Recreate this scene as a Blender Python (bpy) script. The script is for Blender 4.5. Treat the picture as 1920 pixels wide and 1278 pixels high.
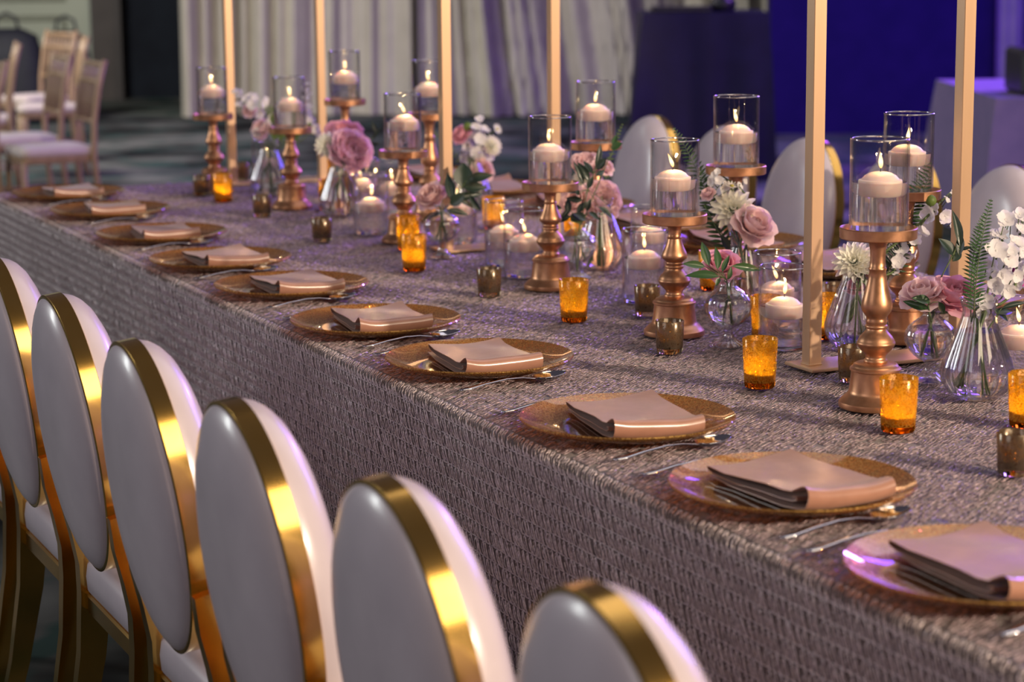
import bpy, math, random
import numpy as np
from mathutils import Vector, Matrix, Quaternion

for o in list(bpy.data.objects):
    bpy.data.objects.remove(o)
SC = bpy.context.scene
COL = SC.collection
PI = math.pi
random.seed(7)
rng = np.random.default_rng(7)

# ------------------------------------------------------------------ camera
# room frame: Y runs along the banquet table away from the viewer, X across it,
# the table top is at z = 0.76
CAM_RIGHT = Vector((0.90571, -0.42381, -0.00862))
CAM_UP = Vector((0.08291, 0.15716, 0.98409))
CAM_BACK = Vector((-0.41571, -0.89201, 0.17748))
cam_data = bpy.data.cameras.new('camera')
cam = bpy.data.objects.new('camera', cam_data)
COL.objects.link(cam)
m = Matrix((CAM_RIGHT, CAM_UP, CAM_BACK)).transposed().to_4x4()
m.translation = (0, 0, 1.4944)
cam.matrix_world = m
cam_data.sensor_width = 36
cam_data.lens = 77.236
cam_data.clip_end = 200
cam_data.dof.use_dof = True
cam_data.dof.focus_distance = 3.75
cam_data.dof.aperture_fstop = 4.6
SC.camera = cam

# ------------------------------------------------------------------ view + world
SC.view_settings.view_transform = 'Standard'
SC.view_settings.look = 'None'
SC.view_settings.gamma = 1
SC.view_settings.use_curve_mapping = False
SC.view_settings.exposure = 0.0
SC.cycles.use_denoising = True
SC.cycles.max_bounces = 14
SC.cycles.transmission_bounces = 12
SC.cycles.transparent_max_bounces = 32
SC.cycles.glossy_bounces = 6
SC.cycles.diffuse_bounces = 3
SC.cycles.sample_clamp_indirect = 4
world = bpy.data.worlds.new('ballroom_ambient')
SC.world = world
world.use_nodes = True
world.node_tree.nodes['Background'].inputs[0].default_value = (0.075, 0.064, 0.076, 1)
world.node_tree.nodes['Background'].inputs[1].default_value = 1.0


def aim(o, target):
    d = Vector(target) - o.location
    o.rotation_euler = d.to_track_quat('-Z', 'Y').to_euler()


def area_light(name, loc, target, sx, sy, watts, col):
    l = bpy.data.lights.new(name, 'AREA')
    l.shape = 'RECTANGLE'
    l.size, l.size_y, l.energy, l.color = sx, sy, watts, col
    o = bpy.data.objects.new(name, l)
    COL.objects.link(o)
    o.location = loc
    aim(o, target)
    return o


def spot_light(name, loc, target, watts, col, angle=40, radius=0.1, blend=0.4):
    l = bpy.data.lights.new(name, 'SPOT')
    l.energy, l.color, l.spot_size, l.spot_blend, l.shadow_soft_size = watts, col, math.radians(angle), blend, radius
    o = bpy.data.objects.new(name, l)
    COL.objects.link(o)
    o.location = loc
    aim(o, target)
    return o


# warm stage spot behind the viewer on the right, soft warm house light, added fills overhead and left,
# cool white light from the far left, blue and violet uplights on the right
spot_light('stage_spot', (5.0, -3.9, 3.15), (2.1, 3.9, 0.8), 2450, (1.0, 0.78, 0.57), 60, 0.07)
area_light('house_light_warm', (2.7, -2.6, 4.9), (1.6, 3.0, 0.8), 4.0, 2.6, 190, (1.0, 0.80, 0.56))
area_light('overhead_fill', (4.6, 4.5, 5.0), (2.2, 4.2, 0.6), 4.0, 5.0, 75, (1.0, 0.91, 0.95))  # added soft fill from above
area_light('left_back_light', (-5.5, 11.0, 3.4), (1.9, 4.6, 0.8), 1.4, 3.0, 230, (0.96, 1.0, 0.98))  # pale light from behind left, whitens the left edges
area_light('left_fill', (-5.5, 1.5, 4.2), (1.4, 3.4, 0.6), 3.5, 3.5, 75, (1.0, 0.94, 0.97))  # added fill that brightens the cloth drop and chair backs
area_light('blue_uplight', (8.6, 6.2, 3.0), (2.2, 3.6, 0.9), 0.9, 2.4, 150, (0.20, 0.14, 1.0))
area_light('violet_uplight', (7.6, 3.6, 2.8), (1.4, 2.6, 0.8), 0.25, 0.25, 6, (0.45, 0.12, 1.0))
area_light('violet_table_wash', (9.2, 9.0, 3.4), (6.9, 8.4, 0.5), 1.0, 0.6, 260, (0.42, 0.16, 1.0))
area_light('blue_wall_wash', (10.9, 12.2, 4.4), (11.7, 13.8, 0.8), 3.0, 0.5, 135, (0.12, 0.01, 1.0))
area_light('blue_floor_wash', (8.4, 9.6, 4.4), (8.0, 10.2, 0.0), 1.5, 1.5, 130, (0.16, 0.05, 1.0))
spot_light('violet_wall_spot', (9.6, 11.0, 0.4), (9.9, 14.6, 1.0), 60, (0.5, 0.05, 1.0), 50, 0.1, 1.0)
area_light('drape_light', (1.5, 15.0, 3.6), (7.8, 18.4, 0.6), 1.2, 1.2, 230, (1.0, 0.93, 0.82))
area_light('hall_light_left', (-0.5, 13.0, 4.6), (4.0, 17.0, 0.0), 3.0, 3.0, 150, (0.92, 1.0, 0.94))

# ------------------------------------------------------------------ layout (metres in the room frame)
NEAR_PLATES = [[1.558, 6.457], [1.556, 5.97], [1.538, 5.405], [1.528, 4.885], [1.541, 4.425], [1.533, 3.914], [1.549, 3.46], [1.545, 2.901], [1.546, 2.435], [1.536, 1.998]]
AMBER = {"A1": [1.904, 2.703], "A2": [1.895, 3.088], "A3": [1.914, 3.817], "A4": [1.898, 4.598], "A5": [1.937, 6.143], "A6": [2.25, 3.424], "A7": [2.02, 4.93], "A8": [2.144, 5.818], "A9": [2.465, 6.704], "A10": [2.097, 2.642], "A11": [2.357, 4.04], "A12": [2.138, 3.464], "A13": [2.46, 4.9], "A14": [2.375, 5.206]}
MERC = {"M1": [1.913, 3.429], "M2": [2.074, 3.81], "M3": [1.896, 4.18], "M4": [1.887, 5.175], "M5": [1.922, 5.745], "M6": [1.932, 6.336], "M7": [2.16, 6.654], "M8": [2.06, 3.058], "M9": [2.422, 3.654], "M10": [1.889, 2.402]}
CYL = {"C1": [2.15, 3.964], "C2": [2.353, 4.305], "C3": [2.115, 4.576], "C4": [2.084, 4.404], "C5": [2.18, 4.985], "C6": [2.054, 5.26], "C7": [2.2, 5.715], "C8": [2.25, 5.6], "C9": [2.16, 6.395], "C10": [2.123, 3.379], "C11": [2.21, 3.543], "C12": [2.314, 2.942]}
STANDS = {"S1": [2.053, 6.578, 0.23], "S2": [2.062, 5.895, 0.23], "S3": [2.3, 6.084, 0.288], "S4": [2.067, 5.067, 0.23], "S5": [2.303, 5.455, 0.288], "S6": [2.059, 4.217, 0.23], "S7": [2.345, 4.56, 0.277], "S8": [2.016, 3.596, 0.23], "S9": [2.286, 3.826, 0.288], "S10": [1.976, 2.87, 0.288], "S11": [2.362, 3.34, 0.282]}
VASES = {"F1": [2.113, 6.234], "F2": [2.113, 5.638], "F3": [2.04, 4.765], "F4": [2.493, 5.609], "F5": [2.172, 4.312], "F6": [2.279, 4.411], "F7": [2.042, 3.44], "F8": [2.249, 3.731], "F9": [2.235, 3.308], "F10": [2.174, 2.999], "F11": [2.158, 2.848]}
FLOWERS = [["F2", "dahlia", [2.084, 5.67, 0.964], 0.079, -0.3, 0.1, "cream"], ["F2", "peony", [2.151, 5.636, 0.951], 0.123, 0.4, 0.2, "lilac"], ["F2", "peony", [2.161, 5.728, 0.983], 0.115, 0.1, 0.6, "pink"], ["F3", "rose", [2.037, 4.828, 0.908], 0.077, -0.5, 0.5, "blush"], ["F4", "dahlia", [2.559, 5.593, 0.945], 0.063, 0.6, 0.1, "cream"], ["F4", "daisy", [2.581, 5.613, 0.988], 0.036, 0.7, 0.2, "white"], ["F4", "rose", [2.48, 5.657, 0.974], 0.06, -0.6, 0.4, "pink"], ["F4", "rose", [2.522, 5.596, 0.875], 0.075, 0.4, 0.2, "blush"], ["F6", "peony", [2.295, 4.424, 0.924], 0.104, 0.5, 0.2, "palepink"], ["F6", "rose", [2.225, 4.435, 0.923], 0.075, -0.5, 0.3, "blush"], ["F6", "peony", [2.281, 4.481, 1.004], 0.078, -0.1, 0.7, "palepink"], ["F6", "rose", [2.313, 4.441, 0.995], 0.041, 0.6, 0.4, "palepink"], ["F6", "dahlia", [2.262, 4.482, 0.965], 0.054, -0.5, 0.2, "cream"], ["F7", "rose", [2.049, 3.479, 0.913], 0.073, -0.1, 0.6, "pink"], ["F8", "dahlia", [2.24, 3.757, 0.983], 0.098, -0.1, 0.35, "cream"], ["F8", "rose", [2.273, 3.724, 0.947], 0.095, 0.45, 0.45, "palepink"], ["F8", "daisy", [2.252, 3.782, 1.022], 0.034, 0.1, 0.8, "white"], ["F8", "rose", [2.205, 3.8, 1.003], 0.032, -0.5, 0.5, "palepink"], ["F9", "dahlia", [2.221, 3.308, 0.933], 0.083, -0.35, 0.3, "cream"], ["F9", "rose", [2.232, 3.314, 0.877], 0.033, -0.5, -0.2, "pink"], ["F10", "rose", [2.164, 3.013, 0.917], 0.079, -0.3, 0.8, "palepink"], ["F10", "rose", [2.223, 2.995, 0.912], 0.093, 0.1, 0.75, "pink"], ["F11", "rose", [2.277, 2.899, 0.953], 0.044, 0.5, 0.3, "magenta"], ["F1", "rose", [2.102, 6.279, 0.961], 0.064, -0.4, 0.2, "palepink"], ["F1", "rose", [2.075, 6.303, 1.016], 0.048, -0.5, 0.2, "palepink"], ["F1", "daisy", [2.238, 6.217, 0.966], 0.054, 0.4, 0.3, "yellow"]]
STOCKS = [["F1", "stock", [[2.12, 6.272, 0.967, 0.033], [2.107, 6.296, 1.004, 0.037], [2.084, 6.29, 1.03, 0.037], [2.071, 6.31, 1.045, 0.033], [2.058, 6.33, 1.058, 0.03], [2.042, 6.329, 1.069, 0.023], [2.087, 6.316, 1.055, 0.027], [2.118, 6.286, 1.032, 0.03], [2.092, 6.281, 0.949, 0.033], [2.129, 6.272, 0.989, 0.03], [2.113, 6.288, 0.965, 0.023], [2.105, 6.31, 0.999, 0.026], [2.095, 6.302, 1.047, 0.026], [2.054, 6.329, 1.031, 0.023], [2.054, 6.347, 1.067, 0.021], [2.06, 6.334, 1.068, 0.016], [2.102, 6.322, 1.055, 0.019], [2.128, 6.297, 1.043, 0.021], [2.1, 6.288, 0.934, 0.023], [2.133, 6.282, 0.98, 0.021]], "white"], ["F1", "stock", [[2.19, 6.241, 0.973, 0.037], [2.212, 6.244, 0.988, 0.04], [2.227, 6.229, 1.001, 0.04], [2.211, 6.217, 0.961, 0.037], [2.24, 6.23, 0.981, 0.037], [2.249, 6.21, 0.96, 0.033], [2.179, 6.248, 0.989, 0.033], [2.233, 6.23, 1.023, 0.033], [2.231, 6.236, 1.046, 0.027], [2.235, 6.239, 1.07, 0.02], [2.236, 6.242, 1.089, 0.015], [2.203, 6.251, 0.99, 0.026], [2.228, 6.249, 0.982, 0.028], [2.223, 6.248, 1.021, 0.028], [2.232, 6.221, 0.961, 0.026], [2.253, 6.234, 0.964, 0.026], [2.261, 6.215, 0.943, 0.023], [2.178, 6.26, 0.976, 0.023], [2.233, 6.24, 1.005, 0.023], [2.248, 6.244, 1.058, 0.019], [2.231, 6.255, 1.076, 0.014], [2.248, 6.25, 1.089, 0.011]], "white"], ["F4", "stock", [[2.532, 5.64, 1.01, 0.028], [2.519, 5.631, 0.989, 0.038], [2.548, 5.639, 0.981, 0.038], [2.511, 5.641, 0.965, 0.038], [2.522, 5.612, 0.958, 0.041], [2.546, 5.621, 0.944, 0.035], [2.499, 5.641, 0.937, 0.038], [2.508, 5.612, 0.924, 0.041], [2.533, 5.62, 0.912, 0.038], [2.489, 5.64, 0.906, 0.035], [2.501, 5.621, 0.894, 0.038], [2.521, 5.62, 0.882, 0.035], [2.542, 5.65, 1.016, 0.02], [2.525, 5.642, 0.993, 0.026], [2.545, 5.652, 0.977, 0.026], [2.518, 5.648, 0.947, 0.026], [2.534, 5.616, 0.937, 0.029], [2.564, 5.622, 0.924, 0.024], [2.513, 5.651, 0.95, 0.026], [2.529, 5.611, 0.901, 0.029], [2.557, 5.622, 0.907, 0.026], [2.504, 5.648, 0.916, 0.024], [2.52, 5.624, 0.889, 0.026], [2.519, 5.638, 0.898, 0.024]], "white"], ["F8", "stock", [[2.221, 3.799, 1.035, 0.022], [2.223, 3.785, 1.028, 0.02], [2.214, 3.8, 1.023, 0.018], [2.227, 3.798, 1.044, 0.016], [2.268, 3.784, 1.013, 0.022], [2.241, 3.796, 1.011, 0.02], [2.235, 3.803, 1.022, 0.016], [2.218, 3.799, 1.02, 0.014], [2.219, 3.812, 1.029, 0.013], [2.229, 3.809, 1.038, 0.011], [2.285, 3.791, 1.023, 0.016], [2.251, 3.807, 1.02, 0.014]], "white"], ["F9", "stock", [[2.366, 3.277, 1.005, 0.035], [2.386, 3.256, 1.004, 0.031], [2.379, 3.273, 1.018, 0.016], [2.398, 3.267, 1.03, 0.012], [2.407, 3.265, 1.043, 0.009], [2.383, 3.284, 1.01, 0.024], [2.406, 3.257, 0.986, 0.021], [2.386, 3.282, 1.008, 0.011], [2.403, 3.279, 1.034, 0.009], [2.415, 3.275, 1.046, 0.006]], "white"], ["F9", "stock", [[2.315, 3.289, 0.946, 0.033], [2.33, 3.274, 0.964, 0.033], [2.351, 3.278, 0.973, 0.031], [2.303, 3.279, 0.923, 0.029], [2.328, 3.291, 0.93, 0.026], [2.307, 3.301, 0.932, 0.024], [2.31, 3.305, 0.947, 0.023], [2.342, 3.284, 0.975, 0.023], [2.34, 3.293, 0.959, 0.021], [2.302, 3.289, 0.907, 0.02], [2.348, 3.295, 0.932, 0.019], [2.313, 3.311, 0.93, 0.017]], "white"], ["F11", "stock", [[2.225, 2.874, 1.048, 0.033], [2.222, 2.882, 1.023, 0.029], [2.195, 2.856, 1.001, 0.04], [2.219, 2.854, 0.986, 0.035], [2.207, 2.879, 0.974, 0.027], [2.214, 2.862, 0.96, 0.036], [2.197, 2.856, 0.945, 0.031], [2.226, 2.862, 0.933, 0.027], [2.173, 2.851, 0.921, 0.031], [2.167, 2.85, 0.904, 0.025], [2.25, 2.877, 1.008, 0.031], [2.222, 2.904, 1.02, 0.024], [2.238, 2.881, 1.043, 0.023], [2.232, 2.89, 1.017, 0.02], [2.224, 2.856, 0.999, 0.028], [2.223, 2.863, 0.976, 0.024], [2.207, 2.894, 0.978, 0.019], [2.242, 2.862, 0.957, 0.025], [2.208, 2.867, 0.96, 0.022], [2.23, 2.873, 0.928, 0.019], [2.162, 2.868, 0.915, 0.022], [2.179, 2.86, 0.914, 0.018], [2.263, 2.885, 1.008, 0.022], [2.235, 2.912, 1.022, 0.017]], "white"], ["F11", "stock", [[2.26, 2.882, 1.054, 0.024], [2.266, 2.885, 1.028, 0.027], [2.266, 2.878, 0.994, 0.029], [2.269, 2.871, 0.968, 0.031], [2.251, 2.875, 0.942, 0.027], [2.273, 2.888, 1.046, 0.017], [2.259, 2.904, 1.04, 0.019], [2.278, 2.882, 0.977, 0.02], [2.268, 2.886, 0.968, 0.022], [2.262, 2.884, 0.946, 0.019]], "white"]]
FERNS = [["F1", [[2.121, 6.256, 0.89], [2.177, 6.244, 0.964], [2.152, 6.264, 1.0], [2.117, 6.284, 1.024]], 0.032, 16, "lime"], ["F1", [[2.149, 6.266, 0.896], [2.229, 6.24, 0.95], [2.193, 6.263, 0.981], [2.148, 6.291, 1.016]], 0.032, 18, "lime"], ["F8", [[2.25, 3.772, 0.854], [2.223, 3.801, 0.938], [2.212, 3.821, 1.012], [2.205, 3.831, 1.046]], 0.028, 16, "green"], ["F8", [[2.267, 3.812, 0.869], [2.23, 3.857, 1.008], [2.214, 3.877, 1.072], [2.183, 3.902, 1.126]], 0.022, 18, "green"], ["F9", [[2.301, 3.332, 0.847], [2.345, 3.331, 0.948], [2.377, 3.333, 1.03], [2.403, 3.334, 1.1]], 0.033, 22, "green"], ["F9", [[2.274, 3.294, 0.874], [2.305, 3.291, 0.931], [2.325, 3.287, 0.96], [2.334, 3.287, 0.984]], 0.025, 12, "dark"], ["F11", [[2.152, 2.851, 0.874], [2.156, 2.863, 0.942], [2.173, 2.87, 1.018], [2.195, 2.873, 1.084]], 0.019, 22, "green"], ["F11", [[2.161, 2.872, 0.888], [2.166, 2.885, 0.965], [2.175, 2.891, 1.016], [2.196, 2.89, 1.058]], 0.017, 18, "green"], ["F6", [[2.302, 4.475, 0.859], [2.338, 4.485, 0.992], [2.356, 4.488, 1.046], [2.377, 4.486, 1.086]], 0.012, 12, "lime"], ["F4", [[2.495, 5.627, 0.856], [2.446, 5.67, 0.957], [2.42, 5.685, 0.972], [2.395, 5.701, 0.993]], 0.012, 10, "lime"]]
BRANCHES = [["F2", [[2.151, 5.698, 0.867], [2.199, 5.687, 0.925], [2.238, 5.682, 0.99]], [[[2.238, 5.681, 0.986], [2.228, 5.688, 1.018], 0.015], [[2.229, 5.681, 0.966], [2.246, 5.674, 0.998], 0.013], [[2.215, 5.685, 0.951], [2.243, 5.669, 0.957], 0.013]], "dark"], ["F3", [[2.044, 4.784, 0.815], [2.05, 4.791, 0.865], [2.079, 4.784, 0.9], [2.105, 4.779, 0.934]], [[[2.102, 4.779, 0.925], [2.109, 4.79, 0.985], 0.048], [[2.111, 4.778, 0.942], [2.166, 4.748, 0.958], 0.025], [[2.102, 4.779, 0.927], [2.153, 4.751, 0.927], 0.025], [[2.078, 4.783, 0.893], [2.073, 4.808, 0.962], 0.025], [[2.072, 4.785, 0.884], [2.097, 4.763, 0.914], 0.028], [[2.06, 4.787, 0.872], [2.111, 4.765, 0.865], 0.018], [[2.081, 4.783, 0.9], [2.135, 4.761, 0.874], 0.015], [[2.053, 4.79, 0.865], [2.003, 4.804, 0.854], 0.023], [[2.114, 4.77, 0.909], [2.13, 4.745, 0.871], 0.015], [[2.079, 4.784, 0.9], [2.147, 4.765, 0.911], 0.02]], "dark"], ["F5", [[2.156, 4.281, 0.795], [2.169, 4.294, 0.887], [2.191, 4.299, 0.962], [2.208, 4.299, 1.003], [2.225, 4.299, 1.043]], [[[2.211, 4.298, 1.007], [2.223, 4.295, 1.061], 0.016], [[2.213, 4.297, 1.005], [2.228, 4.284, 1.031], 0.019], [[2.197, 4.301, 0.991], [2.173, 4.316, 1.022], 0.014], [[2.204, 4.299, 0.996], [2.19, 4.318, 1.025], 0.014], [[2.183, 4.305, 0.974], [2.165, 4.31, 1.025], 0.015], [[2.194, 4.301, 0.982], [2.183, 4.304, 1.003], 0.015], [[2.191, 4.299, 0.964], [2.201, 4.294, 0.992], 0.014], [[2.21, 4.295, 0.991], [2.233, 4.299, 1.004], 0.013], [[2.167, 4.308, 0.955], [2.133, 4.325, 0.969], 0.013], [[2.17, 4.306, 0.95], [2.174, 4.318, 0.963], 0.011], [[2.136, 4.316, 0.922], [2.093, 4.327, 0.931], 0.013], [[2.178, 4.3, 0.939], [2.144, 4.311, 0.944], 0.015], [[2.146, 4.309, 0.908], [2.153, 4.318, 0.945], 0.016], [[2.165, 4.3, 0.911], [2.192, 4.306, 0.937], 0.016], [[2.185, 4.292, 0.915], [2.193, 4.292, 0.943], 0.013], [[2.152, 4.305, 0.905], [2.117, 4.31, 0.893], 0.013], [[2.189, 4.29, 0.913], [2.204, 4.268, 0.9], 0.014], [[2.209, 4.283, 0.924], [2.239, 4.265, 0.9], 0.018], [[2.151, 4.309, 0.92], [2.126, 4.306, 0.898], 0.012], [[2.228, 4.274, 0.928], [2.239, 4.278, 0.92], 0.009], [[2.151, 4.304, 0.894], [2.178, 4.305, 0.907], 0.026], [[2.181, 4.29, 0.897], [2.157, 4.294, 0.914], 0.023]], "dark"], ["F5", [[2.19, 4.328, 0.882], [2.255, 4.325, 1.022], [2.274, 4.323, 1.054]], [[[2.264, 4.326, 1.045], [2.283, 4.313, 1.062], 0.019], [[2.268, 4.325, 1.051], [2.281, 4.335, 1.079], 0.012]], "green"], ["F7", [[2.035, 3.428, 0.854], [2.035, 3.435, 0.887]], [[[2.008, 3.453, 0.914], [2.002, 3.469, 0.957], 0.017], [[2.021, 3.445, 0.907], [2.029, 3.46, 0.948], 0.016], [[2.029, 3.441, 0.902], [2.04, 3.437, 0.933], 0.011], [[2.001, 3.456, 0.912], [1.961, 3.464, 0.921], 0.015], [[2.023, 3.442, 0.894], [1.965, 3.463, 0.901], 0.018], [[2.046, 3.435, 0.913], [2.101, 3.418, 0.905], 0.015], [[2.024, 3.441, 0.892], [2.013, 3.436, 0.879], 0.009], [[2.037, 3.434, 0.888], [2.043, 3.431, 0.912], 0.01]], "green"], ["F10", [[2.197, 3.031, 0.861], [2.219, 3.035, 0.932], [2.244, 3.032, 0.977], [2.252, 3.034, 1.003]], [[[2.252, 3.029, 0.984], [2.248, 3.041, 1.046], 0.016], [[2.25, 3.028, 0.969], [2.255, 3.03, 1.007], 0.014], [[2.243, 3.031, 0.968], [2.223, 3.044, 1.0], 0.024], [[2.239, 3.031, 0.959], [2.262, 3.039, 0.982], 0.018], [[2.254, 3.028, 0.978], [2.264, 3.013, 0.985], 0.007]], "dark"], ["F10", [[2.156, 2.974, 0.873], [2.154, 2.98, 0.898]], [[[2.158, 2.979, 0.903], [2.124, 2.98, 0.914], 0.016], [[2.155, 2.978, 0.892], [2.123, 3.01, 0.903], 0.014], [[2.17, 2.973, 0.903], [2.185, 2.974, 0.88], 0.012]], "green"], ["F11", [[2.177, 2.851, 0.872], [2.195, 2.847, 0.898]], [[[2.193, 2.848, 0.899], [2.228, 2.849, 0.904], 0.019], [[2.202, 2.846, 0.908], [2.238, 2.829, 0.92], 0.01], [[2.189, 2.852, 0.906], [2.222, 2.848, 0.887], 0.016]], "dark"], ["F8", [[2.26, 3.752, 0.834], [2.222, 3.789, 0.929], [2.202, 3.807, 0.977]], [[[2.226, 3.785, 0.919], [2.223, 3.805, 0.943], 0.011], [[2.243, 3.771, 0.887], [2.224, 3.777, 0.92], 0.017], [[2.252, 3.765, 0.88], [2.244, 3.782, 0.909], 0.021], [[2.236, 3.8, 1.019], [2.253, 3.799, 0.999], 0.013], [[2.271, 3.783, 1.018], [2.257, 3.792, 1.002], 0.013]], "dark"], ["F9", [[2.259, 3.297, 0.855], [2.249, 3.309, 0.894]], [[[2.251, 3.308, 0.894], [2.223, 3.326, 0.913], 0.017], [[2.257, 3.307, 0.903], [2.228, 3.312, 0.895], 0.014]], "dark"]]
BUDS = [["F4", [2.502, 5.651, 0.992], 0.027], ["F9", [2.371, 3.28, 1.03], 0.021], ["F1", [2.237, 6.218, 0.968], 0.016]]
CRUMBS = [[2.121, 2.738], [1.922, 2.482]]

# ------------------------------------------------------------------ materials
MATS = {}


def nt(name):
    m = bpy.data.materials.new(name)
    m.use_nodes = True
    t = m.node_tree
    for n in list(t.nodes):
        if n.type != 'OUTPUT_MATERIAL':
            t.nodes.remove(n)
    MATS[name] = m
    return m, t, t.nodes['Material Output']


def noise_fac(t, scale, detail=3, lo=0.35, hi=0.65, coords='Object', stretch=None):
    tc = t.nodes.new('ShaderNodeTexCoord')
    mp = t.nodes.new('ShaderNodeMapping')
    if stretch:
        mp.inputs['Scale'].default_value = stretch
    t.links.new(tc.outputs[coords], mp.inputs[0])
    n = t.nodes.new('ShaderNodeTexNoise')
    n.inputs['Scale'].default_value = scale
    n.inputs['Detail'].default_value = detail
    t.links.new(mp.outputs[0], n.inputs['Vector'])
    r = t.nodes.new('ShaderNodeMapRange')
    r.inputs['From Min'].default_value = lo
    r.inputs['From Max'].default_value = hi
    t.links.new(n.outputs['Fac'], r.inputs['Value'])
    return r.outputs['Result'], n.outputs['Fac']


def colmix(t, fac, a, b):
    mx = t.nodes.new('ShaderNodeMix')
    mx.data_type = 'RGBA'
    t.links.new(fac, mx.inputs['Factor'])
    mx.inputs['A'].default_value = (*a, 1)
    mx.inputs['B'].default_value = (*b, 1)
    return mx.outputs['Result']


def mat(name, col, rough=0.5, metal=0.0, col2=None, scale=30, lo=0.35, hi=0.65, spec=0.5, bump=0.0, bscale=None,
        sheen=0.0, coat=0.0, sss=0.0, stretch=None, translucent=0.0, rough2=None, aniso=0.0):
    m, t, out = nt(name)
    p = t.nodes.new('ShaderNodeBsdfPrincipled')
    p.inputs['Base Color'].default_value = (*col, 1)
    p.inputs['Roughness'].default_value = rough
    p.inputs['Metallic'].default_value = metal
    p.inputs['Specular IOR Level'].default_value = spec
    p.inputs['Sheen Weight'].default_value = sheen
    p.inputs['Coat Weight'].default_value = coat
    p.inputs['Coat Roughness'].default_value = 0.15
    if sss:
        p.inputs['Subsurface Weight'].default_value = sss
        p.inputs['Subsurface Radius'].default_value = (0.02, 0.009, 0.005)
        p.inputs['Subsurface Scale'].default_value = 0.6
    f, raw = noise_fac(t, scale, 4, lo, hi, 'Object', stretch)
    c2 = col2 or tuple(c * 0.88 for c in col)
    t.links.new(colmix(t, f, c2, col), p.inputs['Base Color'])
    if rough2 is not None:
        r = t.nodes.new('ShaderNodeMapRange')
        r.inputs['To Min'].default_value = rough
        r.inputs['To Max'].default_value = rough2
        t.links.new(f, r.inputs['Value'])
        t.links.new(r.outputs['Result'], p.inputs['Roughness'])
    if bump:
        b = t.nodes.new('ShaderNodeBump')
        b.inputs['Strength'].default_value = bump
        b.inputs['Distance'].default_value = 0.002
        if bscale:
            _, raw = noise_fac(t, bscale, 3, stretch=stretch)
        t.links.new(raw, b.inputs['Height'])
        t.links.new(b.outputs['Normal'], p.inputs['Normal'])
    sh = p.outputs[0]
    if translucent:
        tr = t.nodes.new('ShaderNodeBsdfTranslucent')
        tr.inputs['Color'].default_value = (*col, 1)
        mx = t.nodes.new('ShaderNodeMixShader')
        mx.inputs[0].default_value = translucent
        t.links.new(sh, mx.inputs[1])
        t.links.new(tr.outputs[0], mx.inputs[2])
        sh = mx.outputs[0]
    t.links.new(sh, out.inputs['Surface'])
    return m


def schlick(t, f0=0.04, power=4.0):
    lw = t.nodes.new('ShaderNodeLayerWeight')
    lw.inputs['Blend'].default_value = 0.5
    pw = t.nodes.new('ShaderNodeMath')
    pw.operation = 'POWER'
    t.links.new(lw.outputs['Facing'], pw.inputs[0])
    pw.inputs[1].default_value = power
    ma = t.nodes.new('ShaderNodeMath')
    ma.operation = 'MULTIPLY_ADD'
    t.links.new(pw.outputs[0], ma.inputs[0])
    ma.inputs[1].default_value = 1 - f0
    ma.inputs[2].default_value = f0
    return ma.outputs[0]


def thin_glass(name, tint=(0.97, 0.97, 0.98), f0=0.05, power=4.0, rough=0.0, wave=0.0):
    m, t, out = nt(name)
    tr = t.nodes.new('ShaderNodeBsdfTransparent')
    tr.inputs[0].default_value = (*tint, 1)
    gl = t.nodes.new('ShaderNodeBsdfGlossy')
    gl.inputs['Roughness'].default_value = rough
    mx = t.nodes.new('ShaderNodeMixShader')
    t.links.new(schlick(t, f0, power), mx.inputs[0])
    t.links.new(tr.outputs[0], mx.inputs[1])
    t.links.new(gl.outputs[0], mx.inputs[2])
    b = t.nodes.new('ShaderNodeBump')
    b.inputs['Strength'].default_value = 0.12
    b.inputs['Distance'].default_value = 0.002
    _, raw = noise_fac(t, 28, 2)
    t.links.new(raw, b.inputs['Height'])
    t.links.new(b.outputs['Normal'], gl.inputs['Normal'])
    t.links.new(mx.outputs[0], out.inputs['Surface'])
    return m


def refractive(name, ior=1.33, tint=(1, 1, 1), rough=0.0, clear=0.0):
    m, t, out = nt(name)
    g = t.nodes.new('ShaderNodeBsdfGlass')
    g.inputs['IOR'].default_value = ior
    g.inputs['Color'].default_value = (*tint, 1)
    g.inputs['Roughness'].default_value = rough
    b = t.nodes.new('ShaderNodeBump')
    b.inputs['Strength'].default_value = 0.06
    b.inputs['Distance'].default_value = 0.002
    _, raw = noise_fac(t, 35, 2)
    t.links.new(raw, b.inputs['Height'])
    t.links.new(b.outputs['Normal'], g.inputs['Normal'])
    if clear:
        tr = t.nodes.new('ShaderNodeBsdfTransparent')
        mx = t.nodes.new('ShaderNodeMixShader')
        mx.inputs[0].default_value = clear
        t.links.new(g.outputs[0], mx.inputs[1])
        t.links.new(tr.outputs[0], mx.inputs[2])
        t.links.new(mx.outputs[0], out.inputs['Surface'])
    else:
        t.links.new(g.outputs[0], out.inputs['Surface'])
    return m


def emitter(name, col, strength):
    m, t, out = nt(name)
    e = t.nodes.new('ShaderNodeEmission')
    tc = t.nodes.new('ShaderNodeTexCoord')
    sp = t.nodes.new('ShaderNodeSeparateXYZ')
    t.links.new(tc.outputs['Generated'], sp.inputs[0])
    rp = t.nodes.new('ShaderNodeValToRGB')
    rp.color_ramp.elements[0].color = (1.0, 0.42, 0.10, 1)
    rp.color_ramp.elements[0].position = 0.0
    rp.color_ramp.elements[1].color = (1.0, 0.55, 0.16, 1)
    el = rp.color_ramp.elements.new(0.4)
    el.color = (*col, 1)
    t.links.new(sp.outputs['Z'], rp.inputs[0])
    t.links.new(rp.outputs[0], e.inputs[0])
    e.inputs[1].default_value = strength
    t.links.new(e.outputs[0], out.inputs['Surface'])
    return m


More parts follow.
